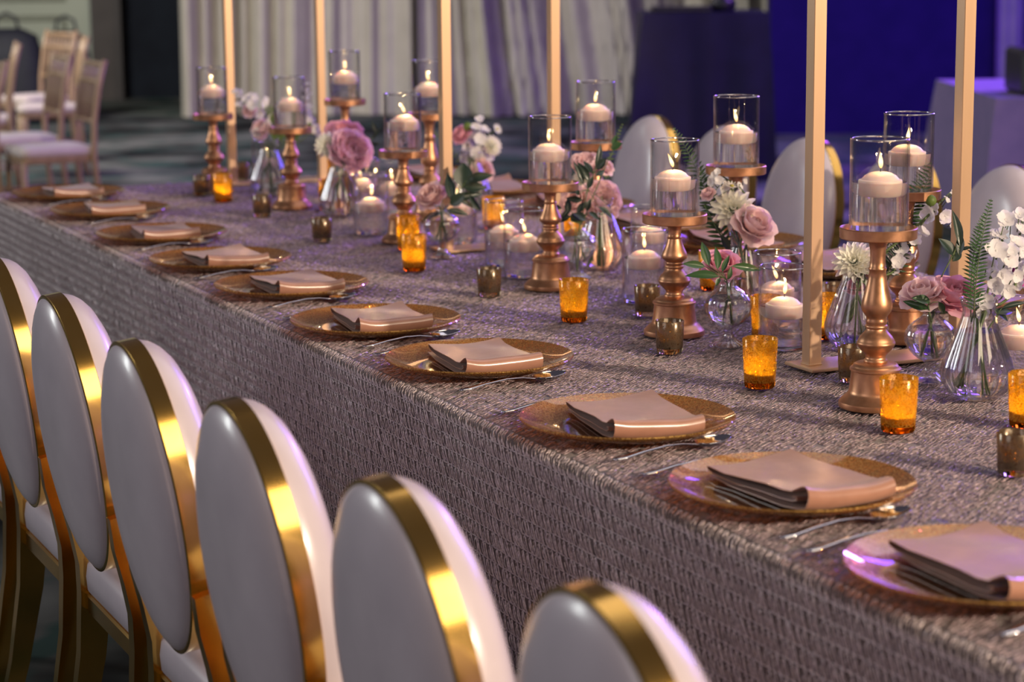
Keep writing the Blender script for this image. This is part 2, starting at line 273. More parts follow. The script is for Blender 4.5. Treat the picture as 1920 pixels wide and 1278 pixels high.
def votive_glass(name, deep, glow, metal_amt, speck_scale, speck_lo, speck_hi):
    # mercury glass: coloured translucent wall with a flaky metallic coating, clear specks between the flakes
    m, t, out = nt(name)
    f, _ = noise_fac(t, speck_scale, 5, speck_lo, speck_hi)
    coat = t.nodes.new('ShaderNodeBsdfPrincipled')
    coat.inputs['Base Color'].default_value = (*deep, 1)
    coat.inputs['Metallic'].default_value = metal_amt
    coat.inputs['Roughness'].default_value = 0.22
    coat.inputs['Coat Weight'].default_value = 0.6
    coat.inputs['Coat Roughness'].default_value = 0.05
    trl = t.nodes.new('ShaderNodeBsdfTranslucent')
    trl.inputs[0].default_value = (*glow, 1)
    m1 = t.nodes.new('ShaderNodeMixShader')
    m1.inputs[0].default_value = 0.35 if metal_amt > 0.5 else 0.42
    t.links.new(coat.outputs[0], m1.inputs[1])
    t.links.new(trl.outputs[0], m1.inputs[2])
    tr = t.nodes.new('ShaderNodeBsdfTransparent')
    tr.inputs[0].default_value = (*[min(1, g * 1.1) for g in glow], 1)
    m2 = t.nodes.new('ShaderNodeMixShader')
    t.links.new(f, m2.inputs[0])
    t.links.new(m1.outputs[0], m2.inputs[1])
    t.links.new(tr.outputs[0], m2.inputs[2])
    t.links.new(m2.outputs[0], out.inputs['Surface'])
    return m


def charger_glass(name, tint, gold, cover_lo, cover_hi, base_cover):
    m, t, out = nt(name)
    f, raw = noise_fac(t, 330, 3, cover_lo, cover_hi)
    g = t.nodes.new('ShaderNodeBsdfPrincipled')
    g.inputs['Base Color'].default_value = (*gold, 1)
    g.inputs['Metallic'].default_value = 0.55
    g.inputs['Roughness'].default_value = 0.33
    g.inputs['Coat Weight'].default_value = 0.7
    g.inputs['Coat Roughness'].default_value = 0.06
    b = t.nodes.new('ShaderNodeBump')
    b.inputs['Strength'].default_value = 0.35
    b.inputs['Distance'].default_value = 0.002
    t.links.new(raw, b.inputs['Height'])
    t.links.new(b.outputs['Normal'], g.inputs['Normal'])
    tr = t.nodes.new('ShaderNodeBsdfTransparent')
    tr.inputs[0].default_value = (*tint, 1)
    gl = t.nodes.new('ShaderNodeBsdfGlossy')
    gl.inputs['Roughness'].default_value = 0.05
    mg = t.nodes.new('ShaderNodeMixShader')
    t.links.new(schlick(t, 0.05, 3.5), mg.inputs[0])
    t.links.new(tr.outputs[0], mg.inputs[1])
    t.links.new(gl.outputs[0], mg.inputs[2])
    mr = t.nodes.new('ShaderNodeMapRange')
    mr.inputs['To Min'].default_value = base_cover
    mr.inputs['To Max'].default_value = min(1.0, base_cover + 0.45)
    t.links.new(f, mr.inputs['Value'])
    mx = t.nodes.new('ShaderNodeMixShader')
    t.links.new(mr.outputs['Result'], mx.inputs[0])
    t.links.new(mg.outputs[0], mx.inputs[1])
    t.links.new(g.outputs[0], mx.inputs[2])
    t.links.new(mx.outputs[0], out.inputs['Surface'])
    return m


def carpet_mat():
    m, t, out = nt('carpet')
    p = t.nodes.new('ShaderNodeBsdfPrincipled')
    p.inputs['Roughness'].default_value = 0.95
    p.inputs['Specular IOR Level'].default_value = 0.1
    f1, _ = noise_fac(t, 1.1, 4, 0.40, 0.62, 'Object')
    f2, _ = noise_fac(t, 2.7, 3, 0.52, 0.60, 'Object')
    c1 = colmix(t, f1, (0.012, 0.013, 0.014), (0.17, 0.175, 0.165))
    mx = t.nodes.new('ShaderNodeMix')
    mx.data_type = 'RGBA'
    t.links.new(f2, mx.inputs['Factor'])
    t.links.new(c1, mx.inputs['A'])
    mx.inputs['B'].default_value = (0.05, 0.085, 0.078, 1)
    t.links.new(mx.outputs['Result'], p.inputs['Base Color'])
    t.links.new(p.outputs[0], out.inputs['Surface'])
    return m


mat('knit_base', (0.14, 0.102, 0.10), 0.7, 0.0, (0.08, 0.057, 0.057), 260, sheen=0.2, bump=0.6)
mat('knit_yarn_drop_lit', (0.78, 0.68, 0.69), 0.36, 0.12, (0.50, 0.41, 0.42), 300, 0.4, 0.6, sheen=0.25)  # yarn of the drop, made lighter in colour where little light reaches
mat('knit_yarn_top', (0.54, 0.405, 0.425), 0.28, 0.25, (0.21, 0.145, 0.16), 150, 0.42, 0.58, sheen=0.2, stretch=(0.6, 2.2, 1))
mat('chair_gold', (0.80, 0.50, 0.14), 0.16, 1.0, (0.74, 0.44, 0.10), 12)
mat('chair_vinyl', (0.61, 0.54, 0.595), 0.30, 0.0, (0.55, 0.485, 0.54), 9, bump=0.25, bscale=7, coat=0.25)
mat('copper_paint', (0.60, 0.31, 0.17), 0.32, 0.85, (0.50, 0.25, 0.13), 60, rough2=0.42, bump=0.06)
mat('frame_gold', (0.70, 0.465, 0.295), 0.36, 0.5, (0.58, 0.37, 0.22), 14, stretch=(1, 1, 0.08), bump=0.08)
mat('satin_napkin', (0.43, 0.225, 0.160), 0.27, 0.0, (0.385, 0.20, 0.14), 40, sheen=0.15, coat=0.2, bump=0.12, bscale=60)
mat('steel', (0.62, 0.62, 0.66), 0.10, 1.0, (0.55, 0.55, 0.6), 40)
mat('wax', (0.95, 0.72, 0.63), 0.5, 0.0, (0.92, 0.68, 0.59), 30, sss=0.5)
mat('wick', (0.05, 0.04, 0.03), 0.9, 0.0, (0.02, 0.02, 0.02), 200)
thin_glass('clear_glass', (0.996, 0.996, 0.998), 0.045, 3.2)
thin_glass('vase_glass', (0.985, 0.985, 0.992), 0.06, 2.6)
refractive('water', 1.33, (0.99, 0.99, 0.995), 0.0, 0.38)
refractive('vase_water', 1.33, (0.985, 0.985, 0.99), 0.0, 0.25)
refractive('thick_glass', 1.48, (0.96, 0.97, 0.99))
thin_glass('glass_lip', (0.9, 0.9, 0.95), 0.45, 1.5)
emitter('flame', (1.0, 0.80, 0.42), 2.6)
votive_glass('amber_mercury', (0.46, 0.20, 0.018), (1.0, 0.70, 0.09), 0.25, 340, 0.48, 0.62)
votive_glass('silver_mercury', (0.17, 0.13, 0.088), (0.60, 0.42, 0.19), 0.6, 280, 0.56, 0.66)
refractive('amber_foot', 1.45, (0.85, 0.42, 0.06), 0.05)
refractive('smoke_foot', 1.45, (0.75, 0.66, 0.5), 0.05)
charger_glass('charger_rim', (0.88, 0.52, 0.20), (0.68, 0.40, 0.11), 0.40, 0.66, 0.18)
charger_glass('charger_well', (0.90, 0.74, 0.64), (0.5, 0.28, 0.12), 0.55, 0.8, 0.03)
for k, c in dict(cream=(1.0, 0.98, 0.86), pink=(0.95, 0.52, 0.62), rosepink=(0.88, 0.42, 0.56), palepink=(1.0, 0.75, 0.77),
                 blush=(0.94, 0.66, 0.64), white=(0.95, 0.93, 0.93), yellow=(0.92, 0.80, 0.3), magenta=(0.70, 0.16, 0.5), lilac=(1.0, 0.68, 0.82)).items():
    mat('petal_' + k, c, 0.55, 0.0, tuple(x * 0.9 for x in c), 45, translucent=0.32, sheen=0.15)
mat('petal_tip', (0.95, 0.82, 0.84), 0.55, 0.0, None, 45, translucent=0.22)
mat('leaf_dark', (0.022, 0.045, 0.028), 0.35, 0.0, (0.012, 0.028, 0.02), 60, coat=0.3)
mat('leaf_green', (0.045, 0.115, 0.035), 0.38, 0.0, (0.025, 0.07, 0.022), 60, coat=0.25)
mat('leaf_lime', (0.17, 0.26, 0.05), 0.5, 0.0, (0.11, 0.18, 0.035), 60, translucent=0.2)
mat('stem_green', (0.10, 0.15, 0.045), 0.5, 0.0, (0.06, 0.09, 0.03), 80)
mat('pollen', (0.80, 0.66, 0.12), 0.7, 0.0, (0.5, 0.45, 0.1), 300)
mat('drape_cream', (0.50, 0.455, 0.39), 0.42, 0.0, (0.45, 0.41, 0.35), 5, sheen=0.5)
mat('drape_navy', (0.014, 0.004, 0.10), 0.8, 0.0, (0.010, 0.003, 0.085), 5, spec=0.2)
mat('navy_satin', (0.009, 0.007, 0.034), 0.5, 0.0, (0.007, 0.005, 0.026), 6, spec=0.25)
mat('violet_tinted_linen', (0.22, 0.165, 0.32), 0.8, 0.0, (0.19, 0.145, 0.29), 10)  # white cloth with the violet light on it mixed into its colour
mat('dark_wall', (0.014, 0.018, 0.028), 0.8, 0.0, (0.010, 0.012, 0.02), 3, spec=0.2)
mat('brown_column', (0.055, 0.045, 0.045), 0.6, 0.0, (0.045, 0.036, 0.036), 6)
mat('pale_door', (0.40, 0.44, 0.37), 0.5, 0.0, (0.37, 0.41, 0.345), 3)
mat('door_groove', (0.22, 0.24, 0.19), 0.6, 0.0, None, 6)
mat('chiavari_wood', (0.34, 0.22, 0.14), 0.42, 0.0, (0.26, 0.165, 0.10), 30, stretch=(1, 1, 0.1))
mat('ivory_pad', (0.52, 0.43, 0.41), 0.75, 0.0, (0.47, 0.385, 0.37), 14, sheen=0.3)
mat('black_fabric', (0.012, 0.014, 0.024), 0.7, 0.0, (0.008, 0.009, 0.016), 30)
mat('black_plastic', (0.012, 0.012, 0.016), 0.35, 0.0, None, 30)
mat('wall_hall', (0.20, 0.19, 0.19), 0.8, 0.0, None, 2)
carpet_mat()

# ------------------------------------------------------------------ mesh helpers


def make_mesh(name, verts, faces, mname, smooth=True, sharp=None):
    me = bpy.data.meshes.new(name)
    me.from_pydata([tuple(v) for v in verts], [], [tuple(f) for f in faces])
    me.materials.append(MATS[mname])
    if smooth:
        me.polygons.foreach_set('use_smooth', [True] * len(me.polygons))
        if sharp:
            me.set_sharp_from_angle(angle=math.radians(sharp))
    me.update()
    return me


def put(name, me, parent=None, loc=(0, 0, 0), rot=None, mtx=None):
    o = bpy.data.objects.new(name, me)
    COL.objects.link(o)
    if parent is not None:
        o.parent = parent
    if mtx is not None:
        o.matrix_local = mtx
    else:
        o.location = loc
        if rot:
            o.rotation_euler = rot
    return o


def tag(o, label, cat, group=None, kind=None):
    if label:
        o['label'] = label
    if cat:
        o['category'] = cat
    if group:
        o['group'] = group
    if kind:
        o['kind'] = kind
    return o


def thing(name, label, cat, loc=(0, 0, 0), rotz=0.0, group=None):
    o = bpy.data.objects.new(name, None)
    o.empty_display_size = 0.05
    COL.objects.link(o)
    o.location = loc
    o.rotation_euler = (0, 0, rotz)
    return tag(o, label, cat, group)


def structure(name, me, loc=(0, 0, 0), rot=None):
    o = put(name, me, None, loc, rot)
    o['kind'] = 'structure'
    return o


def merge(*parts):
    V, Fc = [], []
    for v, f in parts:
        n = len(V)
        V += list(v)
        Fc += [tuple(i + n for i in q) for q in f]
    return V, Fc


def box(x0, x1, y0, y1, z0, z1):
    v = [(x0, y0, z0), (x1, y0, z0), (x1, y1, z0), (x0, y1, z0), (x0, y0, z1), (x1, y0, z1), (x1, y1, z1), (x0, y1, z1)]
    f = [(0, 3, 2, 1), (4, 5, 6, 7), (0, 1, 5, 4), (1, 2, 6, 5), (2, 3, 7, 6), (3, 0, 4, 7)]
    return v, f


def bevel_box(x0, x1, y0, y1, z0, z1, b):
    # box with chamfered vertical and horizontal edges, built as a stack of octagons
    def ring(i, z):
        return [(x0 + b + i, y0 + i, z), (x1 - b - i, y0 + i, z), (x1 - i, y0 + b + i, z), (x1 - i, y1 - b - i, z),
                (x1 - b - i, y1 - i, z), (x0 + b + i, y1 - i, z), (x0 + i, y1 - b - i, z), (x0 + i, y0 + b + i, z)]
    rs = [ring(b * 0.7, z0), ring(0, z0 + b), ring(0, z1 - b), ring(b * 0.7, z1)]
    v = [p for r in rs for p in r]
    f = [tuple(range(7, -1, -1)), tuple(range(24, 32))]
    for k in range(3):
        for i in range(8):
            j = (i + 1) % 8
            f.append((k * 8 + i, k * 8 + j, k * 8 + 8 + j, k * 8 + 8 + i))
    return v, f


def lathe(prof, n=32, flute=None, closed=False):
    # prof: (r, z) list; flute(z index fraction, theta) -> factor on r
    v, f = [], []
    m_ = len(prof)
    for k, (r_, z_) in enumerate(prof):
        for i in range(n):
            th = 2 * PI * i / n
            q = r_ * (flute(k / (m_ - 1), th) if flute else 1.0)
            v.append((q * math.cos(th), q * math.sin(th), z_))
    for k in range(m_ - 1):
        for i in range(n):
            j = (i + 1) % n
            f.append((k * n + i, k * n + j, (k + 1) * n + j, (k + 1) * n + i))
    if closed:
        for i in range(n):
            j = (i + 1) % n
            f.append(((m_ - 1) * n + i, (m_ - 1) * n + j, j, i))
    else:
        if prof[0][0] > 1e-5:
            f.append(tuple(range(n - 1, -1, -1)))
        if prof[-1][0] > 1e-5:
            f.append(tuple(range((m_ - 1) * n, m_ * n)))
    return v, f


def tube(path, rad, n=8, caps=True):
    P = [Vector(p) for p in path]
    R = rad if isinstance(rad, (list, tuple)) else [rad] * len(P)
    v, f = [], []
    up = Vector((0, 0, 1))
    t0 = (P[1] - P[0]).normalized()
    a = t0.cross(up)
    if a.length < 1e-3:
        a = t0.cross(Vector((1, 0, 0)))
    a.normalize()
    for k, p in enumerate(P):
        t_ = (P[min(k + 1, len(P) - 1)] - P[max(k - 1, 0)]).normalized()
        a = (a - t_ * a.dot(t_)).normalized()
        b = t_.cross(a)
        for i in range(n):
            th = 2 * PI * i / n
            v.append(p + (a * math.cos(th) + b * math.sin(th)) * R[k])
    for k in range(len(P) - 1):
        for i in range(n):
            j = (i + 1) % n
            f.append((k * n + i, k * n + j, (k + 1) * n + j, (k + 1) * n + i))
    if caps:
        f.append(tuple(range(n - 1, -1, -1)))
        f.append(tuple(range((len(P) - 1) * n, len(P) * n)))
    return v, f


def bar(path, sizes):
    # swept rectangle in the local xz plane: sizes (width along the in-plane normal, depth along y)
    v, f = [], []
    P = [Vector(p) for p in path]
    for k, p in enumerate(P):
        t_ = (P[min(k + 1, len(P) - 1)] - P[max(k - 1, 0)]).normalized()
        nrm = Vector((t_.z, 0, -t_.x)).normalized()
        w, d = sizes[k] if isinstance(sizes[0], (tuple, list)) else sizes
        for sx, sy in ((-1, -1), (1, -1), (1, 1), (-1, 1)):
            v.append(p + nrm * (w / 2 * sx) + Vector((0, d / 2 * sy, 0)))
    for k in range(len(P) - 1):
        for i in range(4):
            j = (i + 1) % 4
            f.append((k * 4 + i, k * 4 + j, k * 4 + 4 + j, k * 4 + 4 + i))
    f.append((3, 2, 1, 0))
    e = (len(P) - 1) * 4
    f.append((e, e + 1, e + 2, e + 3))
    return v, f


def loft(outline, layers, cap_bottom=True):
    n = len(outline)
    cx = sum(p[0] for p in outline) / n
    cy = sum(p[1] for p in outline) / n
    v, f = [], []
    for s, z in layers:
        for x, y in outline:
            v.append((cx + (x - cx) * s, cy + (y - cy) * s, z))
    for k in range(len(layers) - 1):
        for i in range(n):
            j = (i + 1) % n
            f.append((k * n + i, k * n + j, (k + 1) * n + j, (k + 1) * n + i))
    if cap_bottom:
        f.append(tuple(range(n - 1, -1, -1)))
    f.append(tuple(range((len(layers) - 1) * n, len(layers) * n)))
    return v, f


def rounded(points, r=0.03, seg=5):
    out = []
    n = len(points)
    for i in range(n):
        p, a, b = Vector(points[i]), Vector(points[i - 1]), Vector(points[(i + 1) % n])
        u1, u2 = (a - p).normalized(), (b - p).normalized()
        s, e = p + u1 * r, p + u2 * r
        for k in range(seg + 1):
            t_ = k / seg
            q = s * (1 - t_) ** 2 + p * (2 * t_ * (1 - t_)) + e * t_ ** 2
            out.append((q.x, q.y))
    return out


ORD = ['first', 'second', 'third', 'fourth', 'fifth', 'sixth', 'seventh', 'eighth', 'ninth', 'tenth', 'eleventh', 'twelfth', 'thirteenth', 'fourteenth']
TZ = 0.764       # what stands on the cloth stands here
F2D = Vector((0.42240, 0.90641, 0))     # horizontal viewing direction
R2D = Vector((0.90641, -0.42240, 0))


def hall(lat, dist, z=0.0):
    # a place in the hall: sideways and forward of the viewer's spot
    return Vector((0, 0, z)) + R2D * lat + F2D * dist


HALL_ROT = math.atan2(R2D.y, R2D.x)

# ------------------------------------------------------------------ room
v, f = box(-16, 26, -14, 34, -0.1, 0.0)
structure('floor', make_mesh('floor', v, f, 'carpet', False))


def hall_box(name, mname, lat0, lat1, d0, d1, z0, z1, parent=None, bevel=0):
    v, f = bevel_box(lat0, lat1, d0, d1, z0, z1, bevel) if bevel else box(lat0, lat1, d0, d1, z0, z1)
    me = make_mesh(name, v, f, mname, False)
    if parent is not None:
        return put(name, me, parent)
    o = put(name, me, None, (0, 0, 0), (0, 0, HALL_ROT))
    return o


w = hall_box('wall_back', 'dark_wall', -9.0, 12.0, 22.3, 22.5, 0, 5.0)
w['kind'] = 'structure'
w = hall_box('wall_right', 'drape_navy', 2.05, 7.5, 17.4, 17.6, 0, 5.0)
w['kind'] = 'structure'
# pale double door with recessed panels in the back wall
d = hall_box('door_1', 'pale_door', -7.4, -4.18, 22.16, 22.3, 0, 4.2)
d['kind'] = 'structure'
for (a0, a1, z0, z1) in ((-5.92, -4.42, 0.98, 1.36), (-5.92, -4.42, 0.12, 0.84), (-7.25, -6.1, 0.12, 0.84), (-7.25, -6.1, 0.98, 1.36)):
    fr = 0.05
    v, f = merge(box(a0, a1, 22.13, 22.16, z0, z0 + fr), box(a0, a1, 22.13, 22.16, z1 - fr, z1),
                 box(a0, a0 + fr, 22.13, 22.16, z0 + fr, z1 - fr), box(a1 - fr, a1, 22.13, 22.16, z0 + fr, z1 - fr))
    put('panel_moulding', make_mesh('panel_moulding', v, f, 'door_groove', False), d)
w = hall_box('trim_1', 'brown_column', -4.16, -3.86, 22.05, 22.3, 0, 4.2)
w['kind'] = 'structure'


def drape_panel(name, label, mname, lat0, lat1, dist, z1, amp, seed, sweep=0.0, nx=170, nz=14):
    rr = random.Random(seed)
    waves = [(rr.uniform(0.7, 1.3), rr.uniform(0, 6.28)) for _ in range(5)]
    v, f = [], []
    for k in range(nz + 1):
        t_ = k / nz
        z = z1 * t_
        for i in range(nx + 1):
            s = i / nx
            x = lat0 + (lat1 - lat0) * s
            ph = x + sweep * math.sin(PI * s) * (1 - t_) ** 2
            y = sum(amp / (1 + 0.6 * j) * math.sin((3.2 + 6.5 * j) * wv * ph * 2.2 + p_) for j, (wv, p_) in enumerate(waves))
            y *= 0.85 + 0.3 * math.sin(5 * s + 2 * t_)
            v.append((x, dist + y - (0.10 * (1 - t_) ** 6), z + (0.012 if k == 0 else 0)))
    for k in range(nz):
        for i in range(nx):
            a = k * (nx + 1) + i
            f.append((a, a + 1, a + nx + 2, a + nx + 1))
    nv = len(v)
    v += [(x, y + 0.01, z) for x, y, z in v]
    f += [tuple(i + nv for i in reversed(q)) for q in f]
    o = put(name, make_mesh(name, v, f, mname), None, (0, 0, 0), (0, 0, HALL_ROT))
    return tag(o, label, 'curtain')


drape_panel('backdrop_drape', 'cream satin drape hanging in deep folds beside the dark doorway', 'drape_cream', -2.92, -0.78, 19.75, 4.2, 0.085, 3, 0.05)
drape_panel('backdrop_drape', 'cream satin drape swept sideways next to the navy covered high table', 'drape_cream', -0.80, 2.6, 19.55, 4.2, 0.09, 8, -0.35, 220)


def draped_table(name, label, mname, lat0, lat1, d0, d1, h, fold, seed, floor_gap=0.012, spread=0.10):
    rr = random.Random(seed)
    out = []
    for (ax, ay), (bx, by) in (((lat0, d0), (lat1, d0)), ((lat1, d0), (lat1, d1)), ((lat1, d1), (lat0, d1)), ((lat0, d1), (lat0, d0))):
        for i in range(24):
            t_ = i / 24
            out.append((ax + (bx - ax) * t_, ay + (by - ay) * t_, t_))
    n = len(out)
    cx, cy = (lat0 + lat1) / 2, (d0 + d1) / 2
    ph = [rr.uniform(0, 6.28) for _ in range(4)]
    v, f = [], []
    nz = 12
    for k in range(nz + 1):
        q = k / nz
        z = h * (1 - q) + floor_gap * q
        for i, (x, y, t_) in enumerate(out):
            th = 2 * PI * i / n
            corner = abs(t_ - 0.5) * 2
            off = fold * q ** 0.8 * (math.sin(5 * th + ph[0]) * 0.5 + math.sin(9 * th + ph[1] + 2 * q) * 0.35 + math.sin(14 * th + ph[2]) * 0.25)
            off += spread * q * corner ** 5
            dx, dy = x - cx, y - cy
            L = math.hypot(dx, dy)
            v.append((x + dx / L * off, y + dy / L * off, z))
    for k in range(nz):
        for i in range(n):
            j = (i + 1) % n
            f.append((k * n + i, (k + 1) * n + i, (k + 1) * n + j, k * n + j))
    f.append(tuple(range(n)))
    o = put(name, make_mesh(name, v, f, mname, True, 50), None, (0, 0, 0), (0, 0, HALL_ROT))
    return tag(o, label, 'table')


draped_table('draped_high_table', 'tall table under a navy satin cloth in front of the cream drape', 'navy_satin', 0.845, 1.64, 14.0, 14.7, 1.06, 0.05, 4)
o = tag(put('equipment_case', make_mesh('equipment_case', *bevel_box(-0.19, 0.19, -0.12, 0.12, 0, 0.035, 0.008), 'black_plastic', False), None, hall(1.10, 14.25, 1.061), (0, 0, HALL_ROT)),
        'flat black equipment case on the navy covered table', 'case')
prof = [(0.0, 0), (0.07, 0.002), (0.085, 0.03), (0.08, 0.07), (0.055, 0.11), (0.0, 0.125)]
t_ = thing('stage_light', 'black stage light lying on the navy covered table', 'lamp', hall(1.375, 14.25, 1.061), 0.4)
put('housing', make_mesh('housing', *lathe(prof, 20), 'black_plastic', True, 40), t_)
put('yoke', make_mesh('yoke', *tube([(-0.095, 0, 0.0), (-0.1, 0, 0.06), (-0.06, 0, 0.14), (0.06, 0, 0.14), (0.1, 0, 0.06), (0.095, 0, 0.0)], 0.008, 6), 'black_plastic'), t_)
draped_table('draped_table', 'square table under a white linen cloth lit violet beside the blue wall', 'violet_tinted_linen', 2.30, 4.0, 10.42, 11.9, 0.76, 0.05, 9)
o = hall_box('mixing_console', 'black_plastic', -0.35, 0.35, -0.2, 0.2, 0, 0.22, None, 0.02)
o.location = hall(2.80, 10.75, 0.761)
tag(o, 'black boxy console standing on the violet lit white table', 'console')
drape_panel('sheer_panel', 'narrow pale panel hanging above the black console on the blue wall', 'violet_tinted_linen', 3.80, 4.0, 17.3, 5.0, 0.02, 5, 0, 30)

# ------------------------------------------------------------------ knitted tablecloth
X_NEAR, X_FAR, Y_END, Y_START, EDGE_R, TOP = 1.378, 2.905, 6.76, 0.4, 0.016, 0.757
ROW, PITCH = 0.0240, 0.0150


def drop_fold(y, q):
    # soft hanging folds, growing towards the hem
    a = q ** 1.2
    return -a * (0.010 + 0.007 * np.sin(7.3 * y + 0.4) + 0.005 * np.sin(15.1 * y + 1.0) + 0.03 * np.exp(-((y - Y_END) / 0.18) ** 2))


def cloth_point(s, y, n):
    # s: distance across the cloth from the far edge of the top to the hem of the near drop; n: height off the cloth
    Lt = X_FAR - X_NEAR - EDGE_R
    La = EDGE_R * PI / 2
    s = np.asarray(s, float)
    on_top = s < Lt
    on_arc = (s >= Lt) & (s < Lt + La)
    ang = np.clip((s - Lt) / EDGE_R, 0, PI / 2)
    dz = np.clip(s - Lt - La, 0, None)
    q = np.clip(dz / 0.72, 0, 1)
    x = np.where(on_top, X_FAR - s - 0.0, X_NEAR + EDGE_R - EDGE_R * np.sin(ang))
    z = np.where(on_top, TOP, TOP - EDGE_R + EDGE_R * np.cos(ang) - dz)
    nx = np.where(on_top, 0, -np.sin(ang))
    nz = np.where(on_top, 1, np.cos(ang))
    x = x + np.where(dz > 0, drop_fold(y, q), 0)
    return np.stack([x + nx * n, y + 0 * x, z + nz * n], -1)


S_TOP = X_FAR - X_NEAR - EDGE_R
S_EDGE = S_TOP + EDGE_R * PI / 2
S_HEM = S_EDGE + TOP - EDGE_R - 0.012


def cloth_base():
    ss = list(np.linspace(0, S_TOP, 20)) + list(np.linspace(S_TOP, S_EDGE, 6))[1:] + list(np.linspace(S_EDGE, S_HEM, 22))[1:]
    ys = np.linspace(Y_START, Y_END, 160)
    V, Fc = [], []
    far = [(X_FAR + 0.012, TOP - 0.01), (X_FAR + 0.02, TOP - 0.3), (X_FAR + 0.03, 0.012)]
    for y in ys:
        for x, z in reversed(far):
            V.append((x, y, z))
        P = cloth_point(np.array(ss), y, 0.0)
        V += [tuple(p) for p in P]
    n = len(ss) + 3
    for j in range(len(ys) - 1):
        for i in range(n - 1):
            a = j * n + i
            Fc.append((a, a + n, a + n + 1, a + 1))
    Fc.append(tuple(range((len(ys) - 1) * n, len(ys) * n))[::-1])
    Fc.append(tuple(range(n)))
    return V, Fc


cloth = put('tablecloth', make_mesh('tablecloth', *cloth_base(), 'knit_base', True, 60))
tag(cloth, 'mauve loop-knit tablecloth draped to the floor over the long banquet table', 'tablecloth')


def strand_mesh(name, paths, rad, mname):
    # paths: array (K, M, 3) of centre lines with (K, M, 3) frames made from neighbours; triangular cross-section
    K, M, _ = paths.shape
    tan = np.gradient(paths, axis=1)
    tan /= np.linalg.norm(tan, axis=2, keepdims=True) + 1e-9
    ref = np.array([0.31, 0.12, 0.94])
    a = np.cross(tan, ref)
    a /= np.linalg.norm(a, axis=2, keepdims=True) + 1e-9
    b = np.cross(tan, a)
    ring = [paths + rad * (a * math.cos(t) + b * math.sin(t)) for t in (0.5, 0.5 + 2 * PI / 3, 0.5 + 4 * PI / 3)]
    V = np.stack(ring, 2).reshape(-1, 3)
    idx = np.arange(K * M * 3).reshape(K, M, 3)
    quads = []
    for i in range(3):
        j = (i + 1) % 3
        quads.append(np.stack([idx[:, :-1, i], idx[:, :-1, j], idx[:, 1:, j], idx[:, 1:, i]], -1).reshape(-1, 4))
    Q = np.concatenate(quads)
    me = bpy.data.meshes.new(name)
    me.vertices.add(len(V))
    me.vertices.foreach_set('co', V.astype(np.float32).ravel())
    me.loops.add(Q.size)
    me.loops.foreach_set('vertex_index', Q.astype(np.int32).ravel())
    me.polygons.add(len(Q))
    me.polygons.foreach_set('loop_start', np.arange(0, Q.size, 4, dtype=np.int32))
    me.polygons.foreach_set('use_smooth', np.ones(len(Q), dtype=bool))
    me.materials.append(MATS[mname])
    me.update(calc_edges=True)
    return me


def loops(s_rows, y0, y1, template, lean, rad, jitter, name, mname, nrm=1.0, hsig=0.12, keep=1.0, PITCH=PITCH, ROW=ROW):
    # template: (b, side, n) with b 0 at the top of the row and 1 at its foot, side across the loop
    ny = int((y1 - y0) / PITCH)
    rows = np.repeat(np.arange(len(s_rows)), ny)
    yy = np.tile(np.arange(ny), len(s_rows)) * PITCH + y0 + (rows % 2) * PITCH * 0.5
    s0 = np.asarray(s_rows)[rows]
    sel = rng.random(len(yy)) < keep
    yy, s0 = yy[sel], s0[sel]
    K = len(yy)
    yy = yy + rng.normal(0, jitter * 0.3, K)
    ln = lean * (1 + rng.normal(0, 0.25, K)) + rng.normal(0, jitter, K)
    wd = 1 + rng.normal(0, 0.15, K)
    hh = np.clip(1 + rng.normal(0, hsig, K), 0.35, 1.5)
    T = np.array(template)
    b = T[None, :, 0]
    side = T[None, :, 1] * wd[:, None]
    n = (T[None, :, 2] * hh[:, None]) * nrm
    s = s0[:, None] + b * ROW * 1.04 + rng.normal(0, jitter * 0.2, K)[:, None]
    y = yy[:, None] + side + ln[:, None] * np.clip(1 - b, 0, 1) ** 1.4
    P = cloth_point(s, y, n)
    y_ok = P[..., 1] > 0
    return strand_mesh(name, P, rad, mname)


def loop_template(w, pts):
    return [(b, sgn * w * k, n) for b, k, n, sgn in pts]


full = [(1.0, 0.0022, 0.0012), (0.72, 0.0042, 0.0034), (0.38, 0.0043, 0.0044), (0.10, 0.0030, 0.0038), (0.0, 0.0, 0.0030),
        (0.10, -0.0030, 0.0038), (0.38, -0.0043, 0.0044), (0.72, -0.0042, 0.0034), (1.0, -0.0022, 0.0012)]
inner = [(0.92, 0.0004, 0.0016), (0.62, 0.0011, 0.0042), (0.30, 0.0012, 0.0046), (0.12, 0.0002, 0.0024)]
short = [(1.05, 0.0025, 0.0010), (0.45, 0.0042, 0.0040), (0.0, 0.0, 0.0036), (0.5, -0.0042, 0.0042), (1.05, -0.0022, 0.0010)]
drop_rows = np.arange(S_EDGE - 0.020, S_HEM - ROW, ROW)
o = put('knit_loops_drop', loops(drop_rows, 0.9, Y_END - 0.02, full, 0.0085, 0.00105, 0.0012, 'knit_loops_drop', 'knit_yarn_drop_lit'), cloth)
o['kind'] = 'stuff'
o = put('knit_loop_cores', loops(drop_rows, 0.9, Y_END - 0.02, inner, 0.0085, 0.00095, 0.0012, 'knit_loop_cores', 'knit_yarn_drop_lit'), cloth)
o['kind'] = 'stuff'
top_rows = np.arange(0.01, S_EDGE - 0.040, 0.0185)
o = put('knit_loops_top', loops(top_rows, 1.55, Y_END - 0.02, short, 0.005, 0.00085, 0.0045, 'knit_loops_top', 'knit_yarn_top', 0.95, 0.4, 0.9, 0.0112, 0.0185), cloth)
o['kind'] = 'stuff'
ny = int((Y_END - 0.9) / 0.0075)
yy = 0.9 + np.arange(ny) * 0.0075
TH = []
